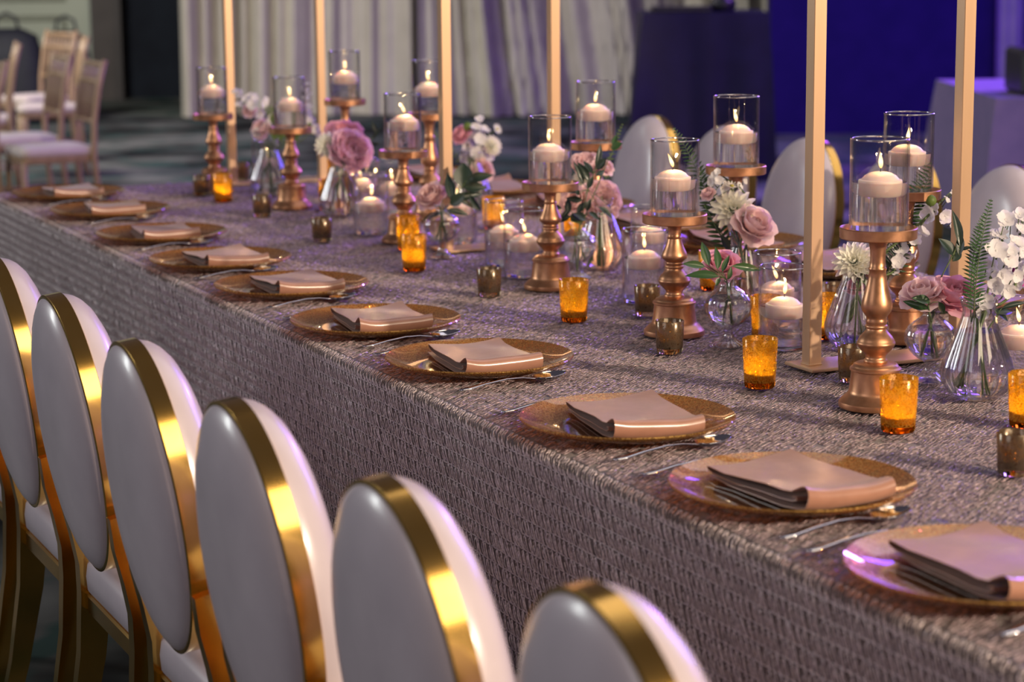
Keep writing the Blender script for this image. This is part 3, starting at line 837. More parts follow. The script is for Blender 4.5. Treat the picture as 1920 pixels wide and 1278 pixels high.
for s0 in drop_rows:
    for ph in (0.0, PI):
        TH.append(cloth_point(s0 + ROW * 1.0 + 0.0012 * np.sin(yy * 420 + ph), yy, 0.0014 + 0.0008 * np.cos(yy * 420 + ph)))
o = put('knit_row_threads', strand_mesh('knit_row_threads', np.array(TH), 0.0007, 'knit_yarn_drop_lit'), cloth)
o['kind'] = 'stuff'

# ------------------------------------------------------------------ oval-back gilt chairs
OA, OB = 0.180, 0.236
OC = Vector((0.032, 0, 0.7075))
OT = Vector((-0.134, 0, 0.991))
ON = Vector((0.991, 0, 0.134))


def oval_pt(th, ra, n):
    return OC + Vector((0, 1, 0)) * (OA + ra) * math.cos(th) + OT * ((OB + ra) * math.sin(th)) + ON * n


def chair_meshes():
    M = {}
    N = 64
    v, f = [], []
    sec = [(0.0, -0.0130), (0.0, 0.0130), (-0.003, 0.0145), (-0.013, 0.0145), (-0.013, -0.0145), (-0.003, -0.0145)]
    for i in range(N):
        th = 2 * PI * i / N
        for ra, n in sec:
            v.append(oval_pt(th, ra, n))
    for i in range(N):
        j = (i + 1) % N
        for k in range(6):
            l = (k + 1) % 6
            f.append((i * 6 + k, j * 6 + k, j * 6 + l, i * 6 + l))
    M['back_band'] = make_mesh('back_band', v, f, 'chair_gold', True, 30)
    for nm, sg, bul in (('front_pad', 1, 0.064), ('rear_pad', -1, 0.034)):
        v, f = [], []
        rings = [1.0, 0.995, 0.975, 0.94, 0.88, 0.78, 0.62, 0.42, 0.2]
        for rho in rings:
            for i in range(N):
                th = 2 * PI * i / N
                hgt = 0.0105 + bul * (1 - rho ** (4.5 if sg > 0 else 3.2)) ** (0.5 if sg > 0 else 0.62)
                v.append(OC + Vector((0, 1, 0)) * (OA - 0.003) * rho * math.cos(th) + OT * ((OB - 0.003) * rho * math.sin(th)) + ON * (sg * hgt))
        c = len(v)
        v.append(OC + ON * (sg * (0.0105 + bul)))
        for k in range(len(rings) - 1):
            for i in range(N):
                j = (i + 1) % N
                f.append((k * N + i, k * N + j, (k + 1) * N + j, (k + 1) * N + i))
        for i in range(N):
            f.append(((len(rings) - 1) * N + i, (len(rings) - 1) * N + (i + 1) % N, c))
        M[nm] = make_mesh(nm, v, f, 'chair_vinyl')
    out = rounded([(0.068, -0.176), (0.50, -0.212), (0.50, 0.212), (0.068, 0.176)], 0.05, 6)
    M['seat_pad'] = make_mesh('seat_pad', *loft(out, [(0.97, 0.388), (1.0, 0.396), (1.008, 0.420), (0.995, 0.442), (0.95, 0.456), (0.80, 0.466), (0.4, 0.472), (0.05, 0.473)]), 'chair_vinyl')
    out2 = rounded([(0.068, -0.180), (0.505, -0.218), (0.505, 0.218), (0.068, 0.180)], 0.045, 5)
    M['seat_frame'] = make_mesh('seat_frame', *loft(out2, [(0.985, 0.352), (1.0, 0.356), (1.0, 0.384), (0.985, 0.388)]), 'chair_gold', True, 30)
    M['rear_leg'] = make_mesh('rear_leg', *bar([(0.018, 0, 0.0), (0.05, 0, 0.12), (0.078, 0, 0.27), (0.088, 0, 0.38), (0.088, 0, 0.44), (0.075, 0, 0.50), (0.058, 0, 0.555), (0.046, 0, 0.605)],
                                               [(0.030, 0.024), (0.036, 0.026), (0.046, 0.030), (0.054, 0.032), (0.056, 0.032), (0.052, 0.030), (0.044, 0.026), (0.030, 0.020)]), 'chair_gold', True, 40)
    M['front_leg'] = make_mesh('front_leg', *bar([(0.475, 0, 0.0), (0.482, 0, 0.12), (0.487, 0, 0.28), (0.486, 0, 0.40)],
                                                 [(0.026, 0.026), (0.032, 0.030), (0.040, 0.036), (0.046, 0.040)]), 'chair_gold', True, 40)
    return M


CM = chair_meshes()


def gilt_chair(x, y, rz, label, group):
    t = thing('oval_back_chair', label, 'chair', (x, y, 0), rz, group)
    put('seat_frame', CM['seat_frame'], t)
    put('seat_pad', CM['seat_pad'], t)
    b = put('back_band', CM['back_band'], t)
    put('front_pad', CM['front_pad'], b)
    put('rear_pad', CM['rear_pad'], b)
    for s in (-1, 1):
        put('rear_leg', CM['rear_leg'], t, (0, s * 0.172, 0))
        put('front_leg', CM['front_leg'], t, (0, s * 0.185, 0))


NEAR_CHAIRS = [(0.816, 4.46), (0.816, 3.99), (0.816, 3.516), (0.810, 3.039), (0.811, 2.568), (0.826, 2.102), (0.842, 1.647)]
for i, (x, y) in enumerate(NEAR_CHAIRS):
    gilt_chair(x, y, 0, 'white oval-back chair with gold band, %s from curtain end, back to us' % ORD[i], 'gilt chairs along the open side of the table')
FAR_CHAIRS = [6.32, 5.85, 5.375, 4.91, 4.445, 3.98]
for i, y in enumerate(FAR_CHAIRS):
    gilt_chair(3.475, y, PI, 'white oval-back chair facing us across the table, %s from the curtain end' % ORD[i], 'gilt chairs across the table')

# ------------------------------------------------------------------ chargers, napkins, cutlery
rim_prof = [(0.104, 0.0062), (0.118, 0.0075), (0.135, 0.0115), (0.150, 0.0170), (0.1645, 0.0235), (0.1660, 0.0215), (0.1640, 0.0185), (0.150, 0.0125), (0.135, 0.0072), (0.118, 0.0030), (0.104, 0.0012)]
RIM = make_mesh('rim', *lathe(rim_prof, 72, None, True), 'charger_rim', True, 60)
WELL = make_mesh('well', *lathe([(0.0, 0.0010), (0.104, 0.0012), (0.104, 0.0062), (0.0, 0.0050)], 72), 'charger_well', True, 60)


def napkin_mesh(seed):
    rr = random.Random(seed)
    # cross-section along the fold direction (v from the rolled near end to the far end, z up), a flattened S of one sheet
    sec = []
    sec += [(0.115, 0.0015), (0.06, 0.0018), (0.0, 0.0018), (-0.06, 0.002), (-0.10, 0.0025)]
    rc = 0.0135
    for k in range(1, 10):
        a = -PI / 2 - PI * k / 10
        sec.append((-0.108 + rc * math.cos(a), 0.0155 + rc * math.sin(a)))
    sec += [(-0.104, 0.0288), (-0.092, 0.0262), (-0.080, 0.0222), (-0.06, 0.0205), (-0.02, 0.0200), (0.03, 0.0185), (0.08, 0.0160), (0.112, 0.0138), (0.1205, 0.0120)]
    sec += [(0.1185, 0.0085), (0.105, 0.0078), (0.05, 0.0082), (0.0, 0.0092), (-0.05, 0.0095), (-0.083, 0.0105), (-0.094, 0.0135), (-0.092, 0.0170), (-0.084, 0.0165)]
    nu = 15
    hw = 0.073
    off = [rr.uniform(-1, 1) for _ in range(6)]
    v, f = [], []
    th = 0.0011
    rows = []
    for iu in range(nu):
        u = -1 + 2 * iu / (nu - 1)
        line = []
        for k, (vv, zz) in enumerate(sec):
            t_ = k / (len(sec) - 1)
            w = hw * (1 + 0.06 * off[0] * t_)
            x = u * w + 0.10 * vv + 0.004 * math.sin(9 * vv + off[1] * 3) + 0.006 * off[2] * u * t_
            lift = 0.0035 * math.sin(2.2 * u + off[3] * 2 + 14 * vv) * min(1, zz / 0.01) * 0.5
            # left end flares open a little
            op = max(0, -u - 0.3) ** 2
            z = zz * (1 + 0.35 * op * (0.6 + 0.4 * off[4])) + lift + 0.0008 * math.sin(4 * u + 40 * vv) * min(1, zz / 0.02)
            y = vv + 0.004 * off[5] * u
            z = max(0.0012, z) + float(np.interp(math.hypot(x, y), [0, 0.100, 0.118, 0.135, 0.150], [0, 0, 0.0016, 0.0058, 0.0112]))
            line.append(Vector((x, y, z)))
        rows.append(line)
    m_ = len(sec)
    for sgn in (1, -1):
        for line in rows:
            for k, p in enumerate(line):
                t0 = line[min(k + 1, m_ - 1)] - line[max(k - 1, 0)]
                nr = Vector((0, -t0.z, t0.y)).normalized()
                v.append(p + nr * (th * 0.5 * sgn))
    nn = nu * m_
    for i in range(nu - 1):
        for k in range(m_ - 1):
            a = i * m_ + k
            f.append((a, a + 1, a + m_ + 1, a + m_))
            f.append((nn + a, nn + a + m_, nn + a + m_ + 1, nn + a + 1))
    for k in range(m_ - 1):
        f.append((k, nn + k, nn + k + 1, k + 1))
        a = (nu - 1) * m_ + k
        f.append((a, a + 1, nn + a + 1, nn + a))
    for i in range(nu - 1):
        a, b = i * m_, (i + 1) * m_
        f.append((a, b, nn + b, nn + a))
        a, b = i * m_ + m_ - 1, (i + 1) * m_ + m_ - 1
        f.append((a, nn + a, nn + b, b))
    return make_mesh('napkin', v, f, 'satin_napkin', True, 70)


NAPKINS = [napkin_mesh(s) for s in (1, 5, 9, 12)]


def place_setting(x, y, rz, i, side):
    where = '%s from curtain end, %s' % (ORD[i], side)
    t = thing('charger_plate', 'amber glass charger with gold-flecked rim, ' + where, 'plate', (x, y, TZ), rng.uniform(0, 6), 'charger plates, ' + side)
    put('well', WELL, t)
    put('rim', RIM, t)
    n = put('napkin', NAPKINS[i % 4], None, (x + 0.01 * math.cos(rz), y + 0.0, TZ + 0.0068), (0, 0, rz + NAP_ROT[i % len(NAP_ROT)]))
    tag(n, 'folded dusty pink satin napkin on charger, ' + where, 'napkin', 'napkins, ' + side)


NAP_ROT = [0.02, -0.06, 0.0, 0.08, 0.03, -0.03, 0.0, -0.05, 0.12, 0.06]
for i, (x, y) in enumerate(NEAR_PLATES):
    place_setting(x, y, 0, i, 'chair-back side')
FAR_PLATES = [6.42, 5.945, 5.44, 4.96, 4.56, 4.10, 3.62, 3.15]
for i, y in enumerate(FAR_PLATES):
    place_setting(2.735, y, PI, i, 'far side')


def ribbon(pts, th=0.0016):
    # pts: (x, halfwidth, z)
    v, f = [], []
    n = len(pts)
    for x, w, z in pts:
        v += [(x, -w, z), (x, -w * 0.4, z + th), (x, w * 0.4, z + th), (x, w, z), (x, 0, z - th * 0.4)]
    for k in range(n - 1):
        for i in range(5):
            j = (i + 1) % 5
            f.append((k * 5 + i, (k + 1) * 5 + i, (k + 1) * 5 + j, k * 5 + j))
    f.append((0, 1, 2, 3, 4))
    e = (n - 1) * 5
    f.append((e + 4, e + 3, e + 2, e + 1, e))
    return v, f


HANDLE = make_mesh('handle', *ribbon([(0.0, 0.0035, 0.003), (0.004, 0.0085, 0.0032), (0.02, 0.0095, 0.0042), (0.05, 0.0072, 0.0085), (0.09, 0.0042, 0.0120), (0.12, 0.0030, 0.0110), (0.143, 0.0040, 0.0075), (0.152, 0.0065, 0.006)]), 'steel')


def spoon_bowl():
    v, f = [], []
    nu, nv = 12, 9
    for lay in (0, 1):
        for i in range(nu + 1):
            s = i / nu
            x = 0.146 + 0.062 * s
            hw = 0.0205 * math.sin(PI * min(1, (s * 0.93 + 0.07)) ** 0.8) ** 0.62 if 0 < s < 1 else (0.006 if s == 0 else 0.0015)
            for j in range(nv + 1):
                t_ = -1 + 2 * j / nv
                dep = 0.0105 * (1 - t_ * t_) * math.sin(PI * min(1, s * 0.9 + 0.08))
                v.append((x, hw * t_, 0.0085 + 0.004 * s - dep + (0.0 if lay else 0.0013) + 0.001))
    n = (nu + 1) * (nv + 1)
    for i in range(nu):
        for j in range(nv):
            a = i * (nv + 1) + j
            f.append((a, a + nv + 1, a + nv + 2, a + 1))
            f.append((n + a, n + a + 1, n + a + nv + 2, n + a + nv + 1))
    edge = [i * (nv + 1) for i in range(nu + 1)] + [nu * (nv + 1) + j for j in range(1, nv + 1)] + [i * (nv + 1) + nv for i in range(nu - 1, -1, -1)] + [j for j in range(nv - 1, 0, -1)]
    for a, b in zip(edge, edge[1:] + edge[:1]):
        f.append((a, b, n + b, n + a))
    return make_mesh('bowl', v, f, 'steel')


BOWL = spoon_bowl()
FORK_NECK = make_mesh('neck', *ribbon([(0.146, 0.0045, 0.006), (0.156, 0.0105, 0.0045), (0.166, 0.0122, 0.0045), (0.172, 0.0122, 0.0052)]), 'steel')
TINE = make_mesh('tine', *ribbon([(0.170, 0.0017, 0.0052), (0.185, 0.0015, 0.0066), (0.200, 0.0012, 0.0095), (0.212, 0.0006, 0.0125)], 0.0014), 'steel')
SP = {5: (0.02, 0.004), 4: (0.0, 0.006), 8: (-0.012, -0.01), 6: (0.0, -0.01)}
for i, (x, y) in enumerate(NEAR_PLATES):
    w = '%s charger from the curtain end' % ORD[i]
    dx, dr = SP.get(i, (0, 0))
    t = thing('spoon', 'steel spoon right of the %s' % w, 'spoon', (x - 0.118 + dx, y - 0.181, TZ), 0.10 + dr, 'spoons on the chair-back side')
    put('handle', HANDLE, t)
    put('bowl', BOWL, t)
    t = thing('fork', 'steel fork left of the %s' % w, 'fork', (x - 0.124, y + 0.190, TZ), 0.07 + 0.02 * math.sin(i * 2.1), 'forks on the chair-back side')
    put('handle', HANDLE, t)
    put('neck', FORK_NECK, t)
    for k in range(4):
        put('tine', TINE, t, (0, -0.0102 + 0.0068 * k, 0))

# ------------------------------------------------------------------ gold flower-stand frames
def gold_frame(y, x0, x1, label):
    cx = (x0 + x1) / 2
    t = thing('centrepiece_frame', label, 'frame', (cx, y, TZ), 0, 'gold frames down the table')
    hw = (x1 - x0) / 2
    put('base_plate', make_mesh('base_plate', *bevel_box(-hw - 0.027, hw + 0.035, -0.046, 0.046, 0, 0.006, 0.0015), 'frame_gold', False), t)
    for s in (-1, 1):
        p_ = put('post', make_mesh('post', *bevel_box(-0.0125, 0.0125, -0.0125, 0.0125, 0.006, 1.05, 0.0012), 'frame_gold', False), t, (s * hw, 0, 0))
        put('weld', make_mesh('weld', *bevel_box(-0.0140, 0.0140, -0.0140, 0.0140, 0.0058, 0.0095, 0.0012), 'frame_gold', False), p_)
    put('top_plate', make_mesh('top_plate', *bevel_box(-hw - 0.03, hw + 0.03, -0.046, 0.046, 1.05, 1.056, 0.0015), 'frame_gold', False), t)


gold_frame(3.19, 2.0625, 2.372, 'tall gold metal frame with two square posts beside the fluted vase of ferns')
gold_frame(4.865, 2.0955, 2.386, 'tall gold metal frame with two square posts behind the vase of glossy dark leaves')
gold_frame(6.575, 2.105, 2.405, 'tall gold metal frame with two square posts at the curtain end')

# ------------------------------------------------------------------ copper candlesticks, cylinders, floating candles
BASE_P = [(0.0, 0), (0.0575, 0.0), (0.0582, 0.004), (0.0572, 0.009), (0.0555, 0.0105), (0.0535, 0.013), (0.0490, 0.0175), (0.0448, 0.0205), (0.0428, 0.0235), (0.0418, 0.027), (0.0402, 0.040),
          (0.0385, 0.054), (0.0384, 0.058), (0.0408, 0.0595), (0.0408, 0.0625), (0.0390, 0.0640), (0.0370, 0.0650), (0.0352, 0.0685), (0.0325, 0.0700), (0.0300, 0.0712), (0.0, 0.0713)]
LOW_P = [(0.0, 0.0708), (0.0180, 0.0710), (0.0192, 0.0730), (0.0190, 0.0755), (0.0170, 0.0770), (0.0158, 0.0800), (0.0165, 0.0835), (0.0205, 0.0880), (0.0250, 0.0925), (0.0285, 0.0970), (0.0300, 0.1005),
         (0.0306, 0.1015), (0.0306, 0.1040), (0.0296, 0.1050), (0.0285, 0.1085), (0.0255, 0.1135), (0.0200, 0.1195), (0.0160, 0.1240), (0.0155, 0.1260), (0.0172, 0.1275), (0.0180, 0.1295), (0.0172, 0.1315), (0.0158, 0.1325)]
UP_P = [(0.0158, 0.0), (0.0165, 0.0035), (0.0172, 0.006), (0.0160, 0.0085), (0.0162, 0.012), (0.0195, 0.0165), (0.0232, 0.022), (0.0245, 0.0285), (0.0240, 0.035), (0.0222, 0.043), (0.0195, 0.053), (0.0168, 0.064), (0.0145, 0.075), (0.0130, 0.0865),
        (0.0142, 0.0880), (0.0144, 0.0905), (0.0130, 0.0920), (0.0122, 0.100), (0.0121, 0.110), (0.0126, 0.120), (0.0142, 0.128), (0.0165, 0.1335), (0.0195, 0.1375), (0.0, 0.138)]
TRAY_P = [(0.0, 0.0), (0.0590, 0.0), (0.0608, 0.0015), (0.0612, 0.0165), (0.0600, 0.0178), (0.0588, 0.0165), (0.0580, 0.0065), (0.0, 0.0062)]
CB = make_mesh('base', *lathe(BASE_P, 40), 'copper_paint', True, 35)
CT = make_mesh('tray', *lathe(TRAY_P, 48), 'copper_paint', True, 40)
STEMS = {}


def stem_for(H):
    if H not in STEMS:
        top = H - 0.0178
        k = (top - 0.1325) / 0.138
        prof = LOW_P + [(r_, 0.1325 + z_ * k) for r_, z_ in UP_P[1:]]
        STEMS[H] = make_mesh('stem', *lathe(prof, 32), 'copper_paint', True, 50)
    return STEMS[H]


GR, GH = 0.0462, 0.150
GLASS = make_mesh('glass_wall', *lathe([(GR, 0.0), (GR, GH - 0.001), (GR - 0.0012, GH), (GR - 0.0024, GH - 0.001), (GR - 0.0024, 0.0)], 56, None, True), 'clear_glass', True, 50)
LIP = make_mesh('lip', *lathe([(GR - 0.0012 + 0.0016 * math.cos(a_ * PI / 4), GH + 0.0014 * math.sin(a_ * PI / 4)) for a_ in range(8)], 56, None, True), 'glass_lip')
GBASE = make_mesh('glass_base', *lathe([(0.0, 0.0004), (GR - 0.004, 0.0004), (GR - 0.0026, 0.0020), (GR - 0.0026, 0.0085), (0.0, 0.0080)], 56), 'thick_glass', True, 50)
WATERS = {}


def water_for(h):
    if h not in WATERS:
        WATERS[h] = make_mesh('water', *lathe([(0.0, 0.0090), (GR - 0.0028, 0.0090), (GR - 0.0028, h - 0.001), (GR - 0.0034, h - 0.0002), (GR - 0.006, h - 0.0008), (0.0, h - 0.0008)], 56), 'water', True, 50)
    return WATERS[h]


WAX = make_mesh('wax', *lathe([(0.0, -0.0240), (0.0300, -0.0240), (0.0325, -0.0215), (0.0340, -0.010), (0.0345, 0.0), (0.0335, 0.0018), (0.0300, 0.0022), (0.0285, 0.0040), (0.0245, 0.0085), (0.0170, 0.0125), (0.0080, 0.0145), (0.0, 0.0142)], 40), 'wax', True, 40)
WICK = make_mesh('wick', *tube([(0, 0, 0.013), (0.0003, 0, 0.018), (0.0012, 0, 0.0215)], 0.0007, 6), 'wick')


def flame_mesh(lean, s=1.0):
    prof = [(0.0, 0.0), (0.0018, 0.0012), (0.0034, 0.0050), (0.0040, 0.0090), (0.0036, 0.0140), (0.0024, 0.0195), (0.0011, 0.0245), (0.0, 0.0285)]
    v, f = lathe([(r_ * s, z_ * s) for r_, z_ in prof], 14)
    v = [(x + lean * z_ * z_ * 9 + lean * z_ * 0.25, y, z_) for x, y, z_ in v]
    return make_mesh('flame', v, f, 'flame')


FLAMES = [flame_mesh(l, 0.92) for l in (-0.5, -0.15, 0.2, -0.8)]
VFLAME = flame_mesh(0.0, 0.62)


def candle_light(parent, z, watts, r=0.004):
    l = bpy.data.lights.new('candle_glow', 'POINT')
    l.energy = watts
    l.color = (1.0, 0.60, 0.24)
    l.shadow_soft_size = r
    o = bpy.data.objects.new('candle_glow', l)
    COL.objects.link(o)
    o.parent = parent
    o.location = (0, 0, z)


def cylinder_candle(x, y, z, water_h, where, group, i):
    t = thing('glass_cylinder', 'clear glass cylinder ' + where, 'candle holder', (x, y, z), 0, 'glass cylinders, ' + group)
    put('glass_wall', GLASS, t)
    put('lip', LIP, t)
    put('glass_base', GBASE, t)
    put('water', water_for(water_h), t)
    ox, oy = rng.uniform(-0.004, 0.004, 2)
    c = thing('floating_candle', 'lit floating candle ' + where, 'candle', (x + ox, y + oy, z + water_h + 0.001), rng.uniform(-0.6, 0.3), 'floating candles, ' + group)
    put('wax', WAX, c)
    put('wick', WICK, c)
    put('flame', FLAMES[i % 4], c, (0.0006, 0, 0.0195))
    candle_light(c, 0.033, 0.36)


near_row = ['S1', 'S2', 'S4', 'S6', 'S8', 'S10']
far_row = ['S3', 'S5', 'S7', 'S9', 'S11']
STANDS['S1'] = [2.0, 6.42, 0.235]
for i, (k, (x, y, H)) in enumerate(STANDS.items()):
    row, rn = (near_row, 'near row') if k in near_row else (far_row, 'far row')
    tall = 'tall' if H > 0.25 else 'short'
    where = '%s from curtain end in the %s' % (ORD[row.index(k)], rn)
    t = thing('candlestick', '%s turned copper candlestick, %s' % (tall, where), 'candlestick', (x, y, TZ), 0, '%s copper candlesticks' % tall)
    put('base', CB, t)
    put('stem', stem_for(H), t)
    put('tray', CT, t, (0, 0, H - 0.0178))
    cylinder_candle(x, y, TZ + H - 0.0113, 0.078 if i % 3 else 0.083, 'on the candlestick ' + where, 'on candlesticks', i)
CYL_WHERE = dict(C1='on the cloth behind the small brown votive by the copper stick', C2='on the cloth near the charger plates of the far side', C3='on the cloth, hind one of an overlapping pair', C4='on the cloth, front one of an overlapping pair',
                 C5='on the cloth behind the dark leaves', C6='on the cloth beside the vase of the pink peony', C7='on the cloth behind the pink peony', C8='on the cloth just behind a short copper stick',
                 C9='on the cloth at the curtain end', C10='on the cloth directly behind a gold frame post', C11='on the cloth, half hidden behind another cylinder by the gold post', C12='on the cloth beside the vase of ferns')
for i, (k, (x, y)) in enumerate(CYL.items()):
    cylinder_candle(x, y, TZ, 0.092 if k in ('C1', 'C2', 'C5') else 0.078, CYL_WHERE[k], 'on the cloth', i + 1)

# ------------------------------------------------------------------ votives
def votive_meshes(rt, rb, H, wall, foot):
    foot_h = 0.010
    w = make_mesh('glass_cup', *lathe([(rb, foot_h), (rb + (rt - rb) * 0.5, H * 0.5), (rt, H - 0.0012), (rt - 0.0011, H), (rt - 0.0024, H - 0.0012), (rb + (rt - rb) * 0.5 - 0.0024, H * 0.5), (rb - 0.0024, foot_h + 0.003), (0.0, foot_h + 0.003), (0.0, foot_h)], 40), wall, True, 50)
    ft = make_mesh('foot', *lathe([(0.0, 0.0), (rb * 0.90, 0.0), (rb * 0.96, 0.0015), (rb, foot_h - 0.0003), (0.0, foot_h - 0.0003)], 40), foot, True, 50)
    wx = make_mesh('tealight', *lathe([(0.0, foot_h + 0.0032), (rb - 0.0042, foot_h + 0.0032), (rb - 0.0040, foot_h + 0.0145), (rb - 0.0055, foot_h + 0.0150), (0.0, foot_h + 0.0146)], 28), 'wax', True, 40)
    return w, ft, wx


AV = votive_meshes(0.0295, 0.0262, 0.083, 'amber_mercury', 'amber_foot')
MV = votive_meshes(0.0262, 0.0240, 0.060, 'silver_mercury', 'smoke_foot')


def votive(x, y, ms, lit, label, group, watts):
    t = thing('votive_holder', label, 'candle holder', (x, y, TZ), rng.uniform(0, 6), group)
    put('glass_cup', ms[0], t)
    put('foot', ms[1], t)
    c = thing('tealight_candle', 'lit tealight in the ' + label.replace('glass ', ''), 'candle', (x, y, TZ), 0, 'tealights in ' + group)
    put('wax', ms[2], c)
    put('flame', VFLAME, c, (0, 0, 0.0275))
    candle_light(c, 0.036, watts, 0.003)


AW = dict(A1='at the foot of the tall near-row copper stick', A2='in front of the gold post', A3='beyond the seventh charger', A4='in front of a round bulb vase', A5='at the curtain end by brown votives',
          A6='behind the gold post', A7='behind the round bulb vase of dark leaves', A8='behind the pink peony vase', A9='at the far corner of the centre row', A10='beside the fluted vase at the cloth middle',
          A11='near the far side chargers', A12='between two glass cylinders', A13='behind the blush peony vase', A14='behind two overlapping glass cylinders')
for k, (x, y) in AMBER.items():
    votive(x, y, AV, True, 'tall amber votive glass ' + AW[k], 'tall amber votives', 0.9)
MW = dict(M1='in front of a short copper stick', M2='beside a glass cylinder and a short copper stick', M3='in front of two overlapping glass cylinders', M4='in front of the peony vase', M5='in front of the second copper stick',
          M6='nearest the curtain end corner', M7='behind the first copper stick', M8='at the gold base plate by ferns', M9='behind the gold post near far chargers', M10='standing alone beyond the ninth charger')
for k, (x, y) in MERC.items():
    votive(x, y, MV, True, 'small brown mercury votive glass ' + MW[k], 'small brown votives', 0.12)

# ------------------------------------------------------------------ vases
def fl_bulb(k, th):
    # ribbed neck and foot, smooth globe
    a = 0.045 if k < 0.25 else (0.05 if k > 0.72 else 0.018)
    return 1 + a * math.cos(14 * th)


def fl_bottle(k, th):
    return 1 + (0.055 if k > 0.12 else 0.03) * abs(math.cos(6 * th)) - 0.025


BULB_P = [(0.0, 0.002), (0.0300, 0.0), (0.0312, 0.0012), (0.0290, 0.0035), (0.0200, 0.0085), (0.0120, 0.0150), (0.0088, 0.0230), (0.0085, 0.0300), (0.0105, 0.0345), (0.0190, 0.0385), (0.0290, 0.0460), (0.0370, 0.0550), (0.0420, 0.0660), (0.0432, 0.0740),
          (0.0415, 0.0840), (0.0365, 0.0935), (0.0285, 0.1010), (0.0205, 0.1065), (0.0150, 0.1110), (0.0130, 0.1155), (0.0142, 0.1195), (0.0180, 0.1235), (0.0225, 0.1260)]
BULB_W = [(0.0, 0.0375), (0.0150, 0.0395), (0.0262, 0.0472), (0.0343, 0.0560), (0.0392, 0.0665), (0.0404, 0.0740), (0.0388, 0.0835), (0.0348, 0.0910), (0.0, 0.0912)]
BOTT_P = [(0.0, 0.0), (0.0300, 0.0), (0.0380, 0.0035), (0.0480, 0.0130), (0.0550, 0.0250), (0.0585, 0.0380), (0.0580, 0.0480), (0.0540, 0.0620), (0.0475, 0.0800), (0.0400, 0.0990), (0.0330, 0.1160), (0.0275, 0.1310), (0.0252, 0.1400),
          (0.0258, 0.1480), (0.0285, 0.1570), (0.0312, 0.1640)]
BOTT_W = [(0.0, 0.0055), (0.0270, 0.0058), (0.0350, 0.0085), (0.0440, 0.0165), (0.0508, 0.0275), (0.0545, 0.0385), (0.0540, 0.0480), (0.0502, 0.0610), (0.0440, 0.0785), (0.0366, 0.0970), (0.0310, 0.1110), (0.0, 0.1112)]


def open_shell(prof, n, flute, th=0.0016):
    # outer wall, lip and inner wall
    inner = [(max(0.0, r_ - th), z_ + (th if i < 3 else 0)) for i, (r_, z_) in enumerate(prof)]
    return lathe(prof + list(reversed(inner)), n, (lambda k, t_: flute(min(1, 2 * k) if k < 0.5 else 2 - 2 * k, t_)))


VM = {'bulb': (make_mesh('glass_body', *open_shell(BULB_P, 84, fl_bulb), 'vase_glass'), make_mesh('water', *lathe(BULB_W, 56, lambda k, t_: 1 + 0.012 * math.cos(14 * t_)), 'vase_water', True, 60)),
      'bottle': (make_mesh('glass_body', *open_shell(BOTT_P, 96, fl_bottle), 'vase_glass'), make_mesh('water', *lathe(BOTT_W, 96, fl_bottle), 'vase_water', True, 60))}
VK = dict(F1='bottle', F2='bottle', F3='bulb', F4='bottle', F5='bulb', F6='bottle', F7='bulb', F8='bottle', F9='bottle', F10='bulb', F11='bottle')
VW = dict(F1='at the curtain end holding white stock and ferns', F2='holding a pink peony and a cream dahlia', F3='holding a blush rose and dark leaves', F4='holding white stock near the far chargers', F5='holding thin leafy twigs',
          F6='holding pale peonies behind the leafy twigs', F7='holding a single pink rose with green leaves', F8='holding dahlia and open pale rose', F9='holding a cream dahlia and a tall fern', F10='holding two pink roses', F11='holding tall ferns and white stock')
for k, (x, y) in VASES.items():
    kind = VK[k]
    t = thing('bud_vase', ('round footed bulb bud vase of clear glass ' if kind == 'bulb' else 'fluted conical bottle vase of clear glass ') + VW[k], 'vase', (x, y, TZ), rng.uniform(0, 6), 'clear glass bud vases')
    put('glass_body', VM[kind][0], t)
    put('water', VM[kind][1], t)


def stem_path(vk, head, dirn, rr):
    x, y = VASES[vk]
    kind = VK[vk]
    zn = TZ + (0.118 if kind == 'bulb' else 0.142)
    zb = TZ + (0.045 if kind == 'bulb' else 0.014)
    a = rr.uniform(0, 6.28)
    rn_, rb = (0.006, 0.014) if kind == 'bulb' else (0.012, 0.030)
    neck = Vector((x + rn_ * math.cos(a), y + rn_ * math.sin(a), zn))
    bot = Vector((x - rb * math.cos(a), y - rb * math.sin(a), zb))
    h = Vector(head)
    c1 = h - Vector(dirn).normalized() * min(0.06, (h - neck).length * 0.4)
    pts = [bot, (bot + neck) * 0.5, neck]
    for k in range(1, 6):
        t_ = k / 5
        pts.append(neck * (1 - t_) ** 2 + c1 * (2 * t_ * (1 - t_)) + h * t_ ** 2)
    return pts


# ------------------------------------------------------------------ flowers
def petal(l, w, cup, curl, ruffle=0.0, point=0.0, nu=6, nv=6, seed=0):
    rr = random.Random(seed)
    ph = rr.uniform(0, 6)
    v, f = [], []
    for j in range(nv + 1):
        q = j / nv
        wp = math.sin(PI * (0.10 + 0.76 * q ** 0.8)) ** 0.75 * (1 - point * q ** 3)
        for i in range(nu + 1):
            u = -1 + 2 * i / nu
            x = u * w * wp
            z = l * (q - 0.10 * q * u * u) + ruffle * l * 0.25 * math.sin(5 * u + ph) * q * q
            y = -cup * w * u * u * wp + curl * l * max(0, q - 0.55) ** 2 * 2.2 + 0.12 * l * math.sin(PI * q) + ruffle * l * 0.5 * math.sin(6 * u + ph) * q * q
            v.append((x, y, z))
    for j in range(nv):
        for i in range(nu):
            a = j * (nu + 1) + i
            f.append((a, a + 1, a + nu + 2, a + nu + 1))
    return v, f


PET = {}


